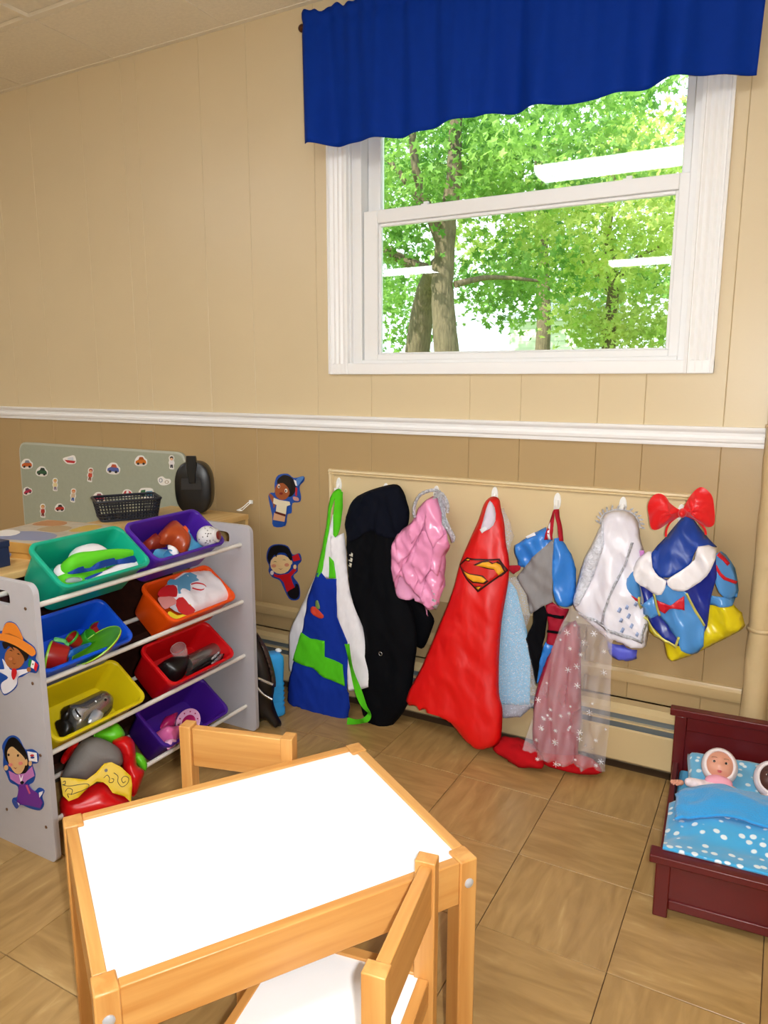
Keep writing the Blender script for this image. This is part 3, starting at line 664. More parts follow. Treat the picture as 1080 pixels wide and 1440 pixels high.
# crimson trousers behind the sheer train with red boot covers on the floor
r = start('red_jumpsuit', 'crimson costume trousers hanging behind the sheer white train', 'trousers', 800, 860, -.03); hx = ony(800, 860, -.03)
main = B4([(690, 780), (760, 690), (805, 710), (810, 900), (795, 1330), (690, 1310), (555, 1340), (595, 1230), (606, 1020)])
g = Garment(r, main, hang(-.05, -.13, .6, .1), .03, .05, hookfold(hx.x, hx.z, 20, .008, 1, .003))
g.piece('trousers', main, CR_, 0, sm=2)
RB = COT('red_fleece', 'b30d16')
def blob(px, py, w, d, h, name, m, parent, seed, rz=0):
    p = onz(px, py, .0); mb = MB()
    Mx = Matrix.Translation(p) @ Matrix.Rotation(rz, 4, 'Z')
    vs = MB().ell((0, 0, 0), (1, 1, 1), None, 28, 14)
    out = []
    for v in vs.v:
        k = 1+.22*noise.noise(Vector(v)*1.6+Vector((seed, 0, 0)))+.07*noise.noise(Vector(v)*5+Vector((seed, 3, 0)))
        z = (v[2]*h*k*.5+h*.5); out.append((v[0]*w*k/2, v[1]*d*k/2, max(0.001, z)))
    mb.add(out, vs.f, Mx); return mb.build(name, m, parent, smooth=80)
b1 = tag(blob(728, 1072, .20, .11, .075, 'boot_cover', RB, None, 2, -.35), 'red fabric boot cover slumped on the floor beside the cape hem', 'boot cover', 'red boot covers')
b2 = tag(blob(800, 1082, .20, .10, .055, 'boot_cover', RB, None, 7, .1), 'red fabric boot cover on the floor under the sheer train', 'boot cover', 'red boot covers')
# white gown with sheer train and tiara
r = start('white_gown', 'white satin gown with silver trim and a long sheer snowflake train', 'dress', 876, 711, -.03); hx = ony(876, 711, -.03)
main = B5([(345, 205), (400, 185), (450, 195), (490, 240), (503, 320), (520, 380), (532, 450), (525, 560), (545, 680), (535, 770), (520, 806), (450, 800), (400, 772), (300, 720), (230, 655), (203, 610), (215, 550), (250, 420), (290, 340), (325, 260)])
g = Garment(r, main, hang(-.06, -.10), .045, .06, hookfold(hx.x, hx.z, 12, .013, .8, .018))
un = B5([(360, 770), (430, 790), (492, 812), (490, 850), (430, 857), (372, 832)])
Garment(r, un, lambda z: -.08, .02, .03).piece('petticoat', un, SAT('periwinkle', '5a62d8', .4), 0, sm=1)
WS = SAT('white_satin', 'efecf6', .3)
g.piece('bodice', main, WS, 0, sm=3)
tr_ = B5([(203, 610), (240, 650), (300, 700), (382, 770), (378, 850), (368, 1080), (350, 1355), (310, 1345), (200, 1330), (110, 1320), (60, 1290), (0, 1330), (-25, 1310), (-10, 1220), (40, 1040), (80, 900), (150, 700)])
def trainfold(x, z): return .020*math.sin(x*95+z*14+1.5*math.sin(z*6))+.009*math.sin(x*210-z*20)
gt = Garment(r, tr_, hang(-.16, -.20, .6, .02), .03, .05, trainfold)
gt.piece('train', tr_, sheer('snow_tulle', 'f4ecf4', .25, 0), 0, sm=1, res=.012, th=0)
gs = g
g.piece('sleeve', B5([(345, 215), (350, 330), (330, 400), (300, 480), (240, 600), (203, 610), (215, 550), (250, 420), (290, 340), (325, 260)]), mat('sequin_gauze', 'dfe2ee', .3, metal=.1, var=.18, vscale=90, bump=.6, bscale=200), .005, sm=2)
def trim(g, pts, w, off, name='trim', m=SIL, sm=1):
    L = []; Rr = []
    for i, (x, y) in enumerate(pts):
        a = pts[max(0, i-1)]; b = pts[min(len(pts)-1, i+1)]; dx, dy = b[0]-a[0], b[1]-a[1]; l = math.hypot(dx, dy) or 1
        L.append((x-dy/l*w/2, y+dx/l*w/2)); Rr.append((x+dy/l*w/2, y-dx/l*w/2))
    return g.piece(name, L+Rr[::-1], m, off, sm=1, res=.008, th=.0015)
trim(g, B5([(476, 325), (455, 400), (420, 470), (385, 550), (360, 620), (343, 685)]), 3.2, .007)
trim(g, B5([(228, 645), (290, 668), (350, 690), (430, 730), (480, 750), (522, 768)]), 4.2, .007)
trim(g, B5([(535, 690), (522, 730), (520, 768)]), 3.2, .0085)
DB = mat('blue_print', '9fb2dc', .5)
for x, y in ((425, 618), (462, 650), (432, 664), (476, 692), (436, 710), (492, 600), (500, 730), (455, 610)):
    g.piece('diamond_print', B5([(x, y-13), (x+9, y-4), (x+2, y+12), (x-9, y+3)]), DB, .006, sm=1, res=.01, th=.0008)
g.piece('clasp', B5([(505, 365), (525, 362), (527, 388), (508, 390)]), mat('lilac_print', 'd68fd0', .5), .006, sm=1, res=.01, th=.001)
R = random.Random(4); mb = MB(); Pm = gt.main; lo, hi = Pm.min(0), Pm.max(0); k = 0
while k < 46:
    q = np.array([[R.uniform(lo[0], hi[0]), R.uniform(lo[1], hi[1])]])
    if inside(q, Pm)[0] and poly_dist(q, Pm)[0] > .008:
        y_ = gt.Y(q, .004)[0]; s_ = R.choice((.004, .006, .009))*1.15; c = Vector((q[0][0], y_, q[0][1])); a0 = R.uniform(0, 1)
        for j in range(3):
            d = Vector((math.cos(a0+j*PI/3), 0, math.sin(a0+j*PI/3))); e = Vector((-d.z, 0, d.x))*.0006
            mb.add([c-d*s_-e, c+d*s_-e, c+d*s_+e, c-d*s_+e], [(0, 1, 2, 3)])
        k += 1
mb.build('snowflake_print', mat('snow_print', 'ffffff', .35), r, smooth=0, solid=.0008, kind='stuff')
ti = start('tiara', 'small silver leaf tiara resting on top of the white gown', 'tiara', 876, 711, -.1)
PT = spline([ony(*B5([q])[0], -.135) for q in ((330, 245), (337, 215), (355, 195), (395, 180), (450, 184), (485, 205), (503, 232), (508, 262))], 4)
MB().tube(PT, .003, 6).build('band', SIL, ti)
for i in range(1, len(PT)-1, 2):
    p = PT[i]; t = (PT[i+1]-PT[i-1]).normalized(); up = Vector((-t.z, 0, t.x)); up = up if up.z > -.2 else -up
    d = (up+t*.4).normalized(); MB().loft([[p, p+d*.009+t*.004, p+d*.018, p+d*.009-t*.004], [q+Vector((0, -.003, 0)) for q in (p, p+d*.009+t*.004, p+d*.018, p+d*.009-t*.004)]]).build('leaf', SIL, ti, smooth=0)
# blue, white and yellow princess dress
r = start('princess_dress', 'blue princess dress with white collar, puffed sleeves and yellow skirt under the red hair bow', 'dress', 958, 722, -.03); hx = ony(958, 722, -.03)
main = B5([(690, 225), (727, 212), (760, 250), (800, 300), (852, 352), (890, 390), (930, 450), (945, 550), (930, 582), (960, 650), (976, 705), (960, 722), (800, 812), (640, 860), (610, 765), (545, 735), (540, 660), (515, 610), (470, 592), (440, 560), (436, 500), (460, 445), (490, 410), (530, 372), (565, 365), (620, 310)])
g = Garment(r, main, hang(-.06, -.09), .045, .06, hookfold(hx.x, hx.z, 11, .012, 1.6, .017))
YS = SAT('yellow_satin', 'e3cf14', .3); NS = SAT('navy_satin', '12288c', .3); LB = SAT('sky_satin', '4f93d6', .28); WH = SAT('collar_satin', 'f6f2f6', .3); CRM = SAT('red_trim', 'd0142a', .4)
g.piece('skirt', B5([(800, 600), (920, 600), (960, 650), (976, 705), (960, 722), (800, 812), (640, 860), (610, 765), (545, 735), (545, 690), (690, 700)]), YS, 0, sm=1)
g.piece('sleeve', B5([(440, 490), (460, 445), (495, 430), (510, 520), (516, 612), (470, 592), (440, 560)]), LB, .006, sm=2)
g.piece('sleeve', B5([(850, 372), (890, 390), (930, 450), (945, 550), (930, 582), (885, 560), (850, 500)]), LB, .006, sm=2)
for q in ([(440, 540), (470, 560), (510, 582)], [(458, 445), (480, 438)], [(858, 374), (885, 400), (905, 425)], [(850, 418), (870, 455), (890, 478), (940, 508)]): trim(g, B5(q), 4, .010, 'sleeve_stripe', CRM)
g.piece('cuff', B5([(820, 555), (880, 560), (932, 580), (920, 606), (818, 600)]), LB, .004, sm=1)
g.piece('bodice', B5([(500, 450), (520, 425), (640, 480), (850, 372), (855, 470), (828, 560), (810, 695), (760, 800), (690, 772), (650, 770), (560, 690), (530, 645), (530, 580), (515, 520)]), NS, .010, sm=1)
g.piece('front_panel', B5([(578, 545), (640, 500), (725, 540), (800, 690), (795, 780), (765, 818), (740, 815), (700, 790), (680, 740), (600, 645)]), LB, .014, sm=1)
g.piece('peplum', B5([(520, 600), (570, 560), (600, 640), (560, 660), (525, 645)]), LB, .013, sm=1)
GT = mat('gold_trim', 'd8cf6a', .4, metal=.3)
for q in ([(577, 545), (588, 600), (602, 645)], [(722, 540), (760, 620), (800, 690)], [(530, 655), (585, 725), (680, 775)], [(690, 730), (676, 770)], [(512, 560), (510, 600), (516, 620)]): trim(g, B5(q), 3.4, .018, 'trim', GT)
g.piece('collar', B5([(560, 368), (530, 375), (495, 410), (488, 460), (518, 510), (570, 540), (615, 542), (637, 480), (600, 465), (570, 430)]), WH, .020, sm=2)
g.piece('collar', B5([(638, 480), (700, 440), (760, 390), (775, 332), (852, 352), (832, 430), (785, 490), (712, 530), (662, 522)]), WH, .020, sm=2)
g.piece('hood', B5([(562, 372), (620, 310), (690, 225), (725, 210), (762, 250), (800, 300), (850, 350), (775, 333), (745, 400), (712, 440), (645, 468), (590, 462), (566, 425)]), SAT('royal_satin', '123f9e', .4), .014, sm=2)
bw = MB(); c = g.map(B5([(655, 592)]))[0]; yb = g.Y(np.array([c]), .028)[0]
g.piece('waist_bow', B5([(594, 568), (640, 588), (655, 590), (712, 552), (714, 616), (664, 602), (650, 606), (628, 630), (602, 615)]), CRM, .024, sm=1, res=.009)
# big red hair bow
hb = start('hair_bow', 'large red satin hair bow on a red headband above the blue princess dress', 'hair bow', 958, 722, -.15)
RS = mat('bow_satin', 'e00f18', .38, sheen=.2)
def loop_(pts, knot, y0):
    Q = [ony(x, y, y0) for x, y in smooth_loop(pts, 4)]; k = ony(*knot, y0); mb = MB(); n = len(Q); rings = 7
    for sgn in (-1, 1):
        G = []
        for j in range(rings+1):
            t = j/rings; row = []
            for q in Q+[Q[0]]:
                cc = k*.45+sum(Q, Vector())/n*.55; p = q+(cc-q)*t; d = (p-k).length
                row.append((p.x, y0+sgn*.028*math.sin(t*PI/2)*min(1, d/.03)+.004*math.sin(d*160+q.z*90), p.z))
            G.append(row)
        mb.grid(G)
    return mb.build('bow_loop', RS, hb, smooth=70)
loop_(B5([(545, 155), (570, 115), (612, 112), (650, 158), (697, 188), (690, 208), (640, 235), (592, 268), (560, 262), (547, 210)]), B5([(697, 195)])[0], -.175)
loop_(B5([(700, 182), (730, 122), (775, 80), (812, 95), (836, 140), (842, 230), (826, 256), (790, 250), (742, 215), (704, 208)]), B5([(697, 195)])[0], -.175)
k_ = ony(*B5([(698, 195)])[0], -.18); MB().ell(k_, (.012, .026, .014)).build('knot', RS, hb)
MB().tube(spline([ony(*B5([q])[0], -.165) for q in ((624, 300), (628, 265), (650, 230), (697, 205), (755, 222), (795, 262), (803, 292))], 4), .0035, 6).build('headband', RS, hb)
# ------------------------------------------------------------------ soft and moulded things built on a plane in the scene
def frame_of(n):
    n = Vector(n).normalized(); e = n.cross(Vector((0, 0, 1)))
    if e.length < 1e-3: e = Vector((1, 0, 0))
    e.normalize(); return e, e.cross(n).normalized()*-1, n
def pillow(name, pts, o, n, h, m, parent, edge=.03, back=.35, sm=3, res=.010, wob=0, seed=0, minz=None):
    o = Vector(o); e1, e2, n = frame_of(n); Q = []
    for x, y in (smooth_loop(pts, sm) if sm > 1 else pts):
        d = onp(x, y, o, n)-o; Q.append((d.dot(e1), d.dot(e2)))
    D = []
    for i, a in enumerate(Q):
        b = Q[(i+1) % len(Q)]; k = max(1, int(math.dist(a, b)/res)); D += [(a[0]+(b[0]-a[0])*j/k, a[1]+(b[1]-a[1])*j/k) for j in range(k)]
    Q = np.array(D); lo, hi = Q.min(0), Q.max(0)
    gx, gz = np.meshgrid(np.arange(lo[0], hi[0], res), np.arange(lo[1], hi[1], res)); G = np.stack([gx.ravel(), gz.ravel()], 1); G = G[inside(G, Q)]
    if len(G): G = G[poly_dist(G, Q) > res*.5]
    r = delaunay_2d_cdt([Vector(p) for p in Q]+[Vector(p) for p in G], [], [list(range(len(Q)))], 1, 1e-6)
    P = np.array([(v.x, v.y) for v in r[0]]); d = np.clip(poly_dist(P, Q)/edge, 0, 1); rr = np.sqrt(np.clip(1-(1-d)**2, 0, 1))
    mb = MB(); F = [tuple(f) for f in r[2]]; nb = len(P)
    T = [o+e1*p[0]+e2*p[1]+n*(h*k+.0006+wob*k*noise.noise(Vector((p[0]*22, p[1]*22, seed)))) for p, k in zip(P, rr)]
    Bk = [o+e1*p[0]+e2*p[1]-n*(h*back*k+.0006) for p, k in zip(P, rr)]
    if minz is not None:
        for L in (T, Bk):
            for v in L: v.z = max(minz, v.z)
    vs = T+Bk; fs = F+[tuple(i+nb for i in f[::-1]) for f in F]
    ed = {}
    for f in F:
        for i in range(3):
            a, b = f[i], f[(i+1) % 3]; ed[(a, b)] = 1
    for a, b in list(ed):
        if (b, a) not in ed: fs.append((b, a, a+nb, b+nb))
    mb.add(vs, fs); return mb.build(name, m, parent, smooth=75)
# ------------------------------------------------------------------ low bookcase along the organiser's back
BIR = wood('birch_board', 'd0a866', 'dfbd80', (40, 2, 40), .4); DKW = wood('dark_shelf', '2a120c', '3c1c12', (40, 2, 40), .5)  # interior is dark maroon, with the shade behind the bins put into its colour
bk = thing('bookcase', 'low pale birch bookcase standing behind the bin organiser', 'bookcase', (-1.58, -.9, 0))
bx0, bx1, by0, by1 = -1.86, -1.415, -1.75, -.052
MB().bx(bx0, bx1, by0, by1, .716, .737).build('top_board', BIR, bk, bevel=.002)
for y in (by0, -.60, -1.18, by1-.018): MB().bx(bx0, bx1-.004, y, y+.018, .06, .716).build('upright', BIR if y in (by0, by1-.018) else DKW, bk)
MB().bx(bx0, bx0+.008, by0, by1, .06, .716).build('back_panel', DKW, bk)
for z in (.06, .38): MB().bx(bx0+.008, bx1-.006, by0+.018, by1-.018, z, z+.018).build('shelf', DKW, bk)
MB().bx(bx0+.02, bx1-.03, by0, by1, 0, .06).build('plinth', GAP, bk)
# grey-green magnet board leaning on the wall
BG = mat('board_felt', 'a4a995', .75, var=.03, vscale=60); BF = mat('board_edge', 'b8bcae', .5)
bd = thing('magnet_board', 'large grey green rounded board leaning on the wall behind the bookcase', 'board', (-2.37, -.08, 0))
tl, trr = ony(23, 621, -.03), ony(258, 635, -.03)
x0, x1, zt = tl.x, trr.x, .978
def rrect(hw, hh, r, n=5):
    out = []
    for cx_, cy_, a0 in ((hw-r, hh-r, 0), (-hw+r, hh-r, PI/2), (-hw+r, -hh+r, PI), (hw-r, -hh+r, 1.5*PI)):
        for k in range(n+1):
            a = a0+PI/2*k/n; out.append((cx_+r*math.cos(a), cy_+r*math.sin(a)))
    return out
lean = lambda z: -.014-(zt-z)*.014
bo, bn = Vector(((x0+x1)/2, -.014-.014*zt/2, zt/2)), Vector((0, -1, .014)).normalized()
def bp(u, v, d): return (bo.x+u, lean(bo.z+v)-d, bo.z+v)
hw, hh = (x1-x0)/2, zt/2
MB().loft([[bp(u, v, d) for u, v in rrect(hw-.003*k, hh-.003*k, .05)] for k, d in ((1, -.012), (0, -.009), (0, .003), (1, .006))]).build('edge_frame', BF, bd, smooth=30)
MB().loft([[bp(u, v, d) for u, v in rrect(hw-.010, hh-.010, .043)] for d in (.004, .0068)]).build('board_face', BG, bd, smooth=30)
PW = PAPER('f2efe9')
MG = lambda pts: cr(10, 610, .24074, pts)
def magnet(label, base, parts):
    cx_, cy_ = sum(p[0] for p in base)/len(base), sum(p[1] for p in base)/len(base)
    o, n = Vector(bp(0, 0, .0068)), bn
    q = onp(*MG([(cx_, cy_)])[0], o, n); t = thing('magnet', label, 'magnet', q, 0, 'picture magnets on the grey green board')
    L = [('backing', PW, MG(smooth_loop(base, 3)), 0)]+[('picture', PAPER(c), MG(p), 1+i) for i, (c, p) in enumerate(parts)]
    layers(t, (o, n), L, .0011)
def kid(cx_, cy_, s, hair, shirt, leg, tilt=0):
    T = lambda pts: [(cx_+(x*math.cos(tilt)-y*math.sin(tilt))*s, cy_+(x*math.sin(tilt)+y*math.cos(tilt))*s) for x, y in pts]
    return T([(-9, -42), (9, -42), (17, -28), (14, -12), (18, 4), (13, 22), (15, 42), (-4, 42), (-14, 36), (-12, 18), (-18, 2), (-14, -12), (-17, -28)]), \
        [(shirt, T([(-10, -10), (10, -10), (12, 8), (8, 14), (-8, 14), (-12, 8)])), (leg, T([(-7, 14), (7, 14), (9, 34), (2, 34), (0, 20), (-3, 34), (-9, 32)])), ('e8b48c', T(ellp(0, -22, 9, 10))), (hair, T([(-10, -22), (-9, -33), (0, -37), (9, -33), (10, -22), (5, -28), (-5, -28)]))]
def car(cx_, cy_, s, c1, c2, tilt=0):
    T = lambda pts: [(cx_+(x*math.cos(tilt)-y*math.sin(tilt))*s, cy_+(x*math.sin(tilt)+y*math.cos(tilt))*s) for x, y in pts]
    return T([(-36, 0), (-30, -14), (-14, -30), (12, -30), (26, -14), (36, -4), (34, 20), (18, 30), (-20, 30), (-36, 18)]), \
        [(c1, T([(-30, 2), (-16, -6), (24, -6), (30, 4), (30, 16), (-30, 16)])), (c2, T([(-14, -6), (-8, -22), (10, -22), (20, -6)])), ('2a2a2e', T(ellp(-16, 17, 7, 7))), ('2a2a2e', T(ellp(16, 17, 7, 7)))]
mg = [('magnet picturing an orange tractor at the board top left corner', car(115, 176, .95, 'd0662a', '8a8f9c')),
      ('magnet picturing a dark green truck near the board left edge', car(203, 220, .95, '2c5a3c', '1e2f2a', .1)),
      ('magnet picturing a child in red clothes beside the boat', kid(485, 240, .98, 'b8402a', 'd04a30', '8a5a40', .12)),
      ('magnet picturing a blue car with a red driver', car(620, 203, 1.1, '5668b0', 'c85a3a', .1)),
      ('magnet picturing an orange car at the top right of the board', car(781, 158, 1.0, 'd8781e', 'b8561a')),
      ('magnet picturing a black haired child at the right end of the board', kid(960, 167, .95, '1c1814', 'e6e2e6', '3a3c48')),
      ('magnet picturing a yellow haired child left of centre', kid(280, 297, .9, 'e0b040', 'e8d8a0', '8a7a90')),
      ('magnet picturing a small crimson car at the left edge', car(118, 334, .75, 'b82a48', '6a5068', -.35)),
      ('magnet picturing a child with orange hair and blue trousers', kid(385, 360, .95, 'd87828', 'd8c0a0', '4a68a8', .1)),
      ('magnet picturing a red helicopter half behind the basket', car(535, 372, 1.0, 'c02848', '903a50')),
      ('magnet picturing a child in red near the board lower left', kid(208, 450, .95, 'd09a3a', 'b83028', '7a3a2c')),
      ('magnet picturing a red fire engine below the orange haired child', car(307, 432, .8, 'b82c28', '3a3434')),
      ('magnet picturing a white bicycle at the right end of the board', ([(880, 260), (905, 248), (925, 262), (950, 265), (955, 285), (930, 300), (900, 300), (884, 285)], [('8890a0', ellp(897, 272, 10, 13)), ('f2efe9', ellp(897, 272, 6, 9)), ('b8a890', ellp(932, 282, 12, 10)), ('f2efe9', ellp(932, 282, 7, 6))]))]
mg.append(('magnet picturing a red and white boat on the upper board', ([(325, 145), (360, 132), (390, 126), (402, 150), (400, 172), (372, 178), (345, 172)], [('c83038', [(335, 152), (398, 160), (390, 172), (352, 168)]), ('d8dce4', [(355, 140), (385, 136), (388, 156), (352, 152)])])))
mg.append(('magnet picturing a red striped umbrella just above the basket', ([(672, 350), (682, 330), (705, 324), (728, 338), (734, 362), (700, 372), (674, 366)], [('c83840', [(678, 352), (688, 334), (705, 329), (722, 340), (728, 358)]), ('f0ece8', [(698, 330), (708, 330), (712, 356), (694, 355)])])))
mg.append(('magnet picturing a green and blue train above the basket right end', ([(768, 352), (776, 324), (800, 316), (850, 322), (854, 372), (800, 378)], [('2f6a48', [(778, 350), (782, 330), (806, 326), (808, 362), (780, 362)]), ('3f88a8', [(812, 336), (846, 334), (846, 366), (812, 366)]), ('2a2a2e', ellp(790, 362, 6, 6)), ('2a2a2e', ellp(830, 366, 6, 6))])))
for l, (b_, p_) in mg: magnet(l, b_, p_)
# board game box
ZB = .737
gb = thing('board_game_box', 'flat printed board game box lying on the bookcase behind the green bin', 'box', (-1.6, -.9, ZB))
c0, c1_, c2 = onz(43, 764, .79), onz(3, 760, .79), onz(95, 730, .79)
ux = (Vector((c1_.x, c1_.y, 0))-Vector((c0.x, c0.y, 0))).normalized(); uy = Vector((-ux.y, ux.x, 0)); uy = uy if uy.y > 0 else -uy
P0 = Vector((c0.x+.05, c0.y, 0))
def gq(a, b, z): p = P0+ux*a+uy*b; return (p.x, p.y, z)
def gbox(name, a0, a1, b0, b1, z0, z1, m, **k):
    return MB().loft([[gq(a0, b0, z), gq(a1, b0, z), gq(a1, b1, z), gq(a0, b1, z)] for z in (z0, z1)]).build(name, m, gb, smooth=0, **k)
KR = mat('kraft_print', 'cf9a4c', .5, var=.08, vscale=14)
gbox('box_base', .004, .306, .004, .336, ZB, .775, KR); gbox('box_lid', 0, .31, 0, .34, .757, .789, KR, bevel=.001)
gbox('lid_print', .006, .304, .006, .334, .789, .7896, mat('lid_paper', 'b4aa9a', .35, var=.18, vscale=22))
for q, c, i in (([(.05, .05), (.24, .03), (.26, .12), (.16, .16), (.06, .13)], '8088a8', 0), ([(.10, .17), (.2, .18), (.19, .26), (.11, .25)], 'a8906c', 1), ([(.02, .22), (.08, .2), (.09, .3), (.03, .31)], 'c0a048', 2), ([(.2, .07), (.3, .05), (.29, .14), (.22, .13)], 'e4e0dc', 3), ([(.18, .26), (.28, .24), (.29, .32), (.2, .32)], 'b07a4c', 4)):
    MB().loft([[gq(a, b, z) for a, b in smooth_loop(q, 3)] for z in (.7894, .7900+.0002*i)]).build('lid_picture', PAPER(c), gb, smooth=0)
MB().loft([[gq(a, -.0004, z) for a, z in smooth_loop([(.13, .742), (.24, .742), (.26, .762), (.2, .772), (.14, .76)], 2)], [gq(a, -.0012, z) for a, z in smooth_loop([(.13, .742), (.24, .742), (.26, .762), (.2, .772), (.14, .76)], 2)]]).build('side_picture', PAPER('7a80a4'), gb, smooth=0)
db = thing('navy_box', 'dark navy box at the very left edge beside the board game', 'box', (-1.52, -1.24, ZB))
p = onz(-8, 800, ZB); MB().bx(p.x-.10, p.x+.006, p.y-.05, p.y+.05, ZB, ZB+.075).build('body', mat('navy_card', '18284c', .5), db, bevel=.002)
MB().bx(p.x-.102, p.x+.008, p.y-.052, p.y+.052, ZB+.06, ZB+.08).build('lid', mat('navy_card', '18284c', .5), db, bevel=.002)
# woven plastic basket (slats with real gaps)
BKT = mat('basket_plastic', '151c2c', .4)
ba = thing('basket', 'dark navy perforated plastic basket on the bookcase in front of the board', 'basket', (-1.75, -.40, ZB))
ca = onz(120, 737, ZB); cb_ = onz(226, 728, ZB); L_ = .27; ang = math.atan2(cb_.y-ca.y, cb_.x-ca.x)
ctr = (ca+cb_)/2; ctr = Vector((ctr.x, ctr.y, 0)); Mb = Matrix.Translation((ctr.x-.045, ctr.y+.06, ZB)) @ Matrix.Rotation(ang, 4, 'Z')
hw, hd, hgt = .125, .085, .082
def bloop(t, k=1): 
    s_ = .88+.12*t; return rrect(hw*s_*k, hd*s_*k, .02, 3)
MB().loft([[(x, y, 0) for x, y in bloop(0)], [(x, y, .003) for x, y in bloop(0)]], M=Mb).build('bottom', BKT, ba)
mb = MB()
for t, r in ((.08, .0035), (.24, .0025), (.40, .0025), (.56, .0025), (.72, .0025), (.86, .0025)):
    mb.tube([(x, y, t*hgt) for x, y in bloop(t)], r, 5, True, M=Mb)
ring = lambda t: spline([(*q, 0) for q in bloop(t)+[bloop(t)[0]]], 4)
for k in range(0, 62):
    def at(t, u): 
        lp = bloop(t); lens = [math.dist(lp[i], lp[(i+1) % len(lp)]) for i in range(len(lp))]; s_ = u*sum(lens)
        for i, l in enumerate(lens):
            if s_ <= l: a, b = lp[i], lp[(i+1) % len(lp)]; return (a[0]+(b[0]-a[0])*s_/l, a[1]+(b[1]-a[1])*s_/l)
            s_ -= l
        return lp[0]
    a, b = at(0, k/62), at(1, k/62); mb.tube([(*a, .002), (*b, hgt)], .0022, 4, M=Mb)
mb.build('lattice', BKT, ba, kind='stuff')
MB().tube([(x, y, hgt) for x, y in bloop(1)], .006, 6, True, M=Mb).build('rim', BKT, ba)
# black oval case with handle
cs = thing('instrument_case', 'black oval hard case with a top handle standing on the bookcase end', 'case', (-1.66, -.12, ZB))
BLK = mat('black_plastic', '0b0a0b', .35); BL2 = mat('black_label', '2c2c2e', .3)
cc = ony(271, 676, -.16); dirv = Vector((.86, .5, 0)); fr_ = Vector((.5, -.86, 0)); W2, H2 = .078, .112
cc = Vector((cc.x, -.15, ZB+H2+.001))
lo = []
for d, k in ((-.040, .90), (-.034, .97), (-.028, 1), (.012, 1), (.030, .97), (.036, .88), (.037, .4)):
    lo.append([cc+dirv*(W2*k*math.copysign(abs(math.cos(a))**.75, math.cos(a)))+Vector((0, 0, H2*k*math.copysign(abs(math.sin(a))**.75, math.sin(a))))+fr_*d for a in [2*PI*i/36 for i in range(36)]])
MB().loft(lo).build('shell', BLK, cs)
zt_ = cc.z+H2
MB().loft([[cc+dirv*(sx*.022)+fr_*d+Vector((0, 0, H2*.2+z)) for sx, z in ((-.6, 0), (.6, 0), (1, .09), (.9, .115), (-.9, .115), (-1, .09))] for d in (.030, .048)]).build('handle', mat('black_handle', '151515', .3), cs, bevel=.003)
MB().loft([[cc+dirv*a+fr_*d+Vector((0, 0, z)) for a, z in ((-.048, -.005), (.040, -.005), (.036, .042), (-.046, .042))] for d in (.034, .040)]).build('label_plate', BL2, cs, bevel=.001)
# white cord with wall clip
cw = thing('cord_clip', 'thin white cord running from the bookcase end up to a small wall clip', 'cord', (-1.44, -.02, .75))
a = ony(353, 706, -.006); b = onz(337, 719, ZB+.003)
MB().bx(a.x-.008, a.x+.008, -.012, -.0005, a.z-.008, a.z+.008).build('clip', HK, cw, bevel=.002)
for dx in (-.008, .006): MB().tube(spline([a+Vector((dx, -.006, 0)), (a+b)/2+Vector((dx, -.01, -.003)), b+Vector((dx*2, 0, .003))], 5), .0022, 6).build('cord', HK, cw)
MB().ell(b+Vector((0, 0, .004)), (.014, .008, .004)).build('cord_end', HK, cw)
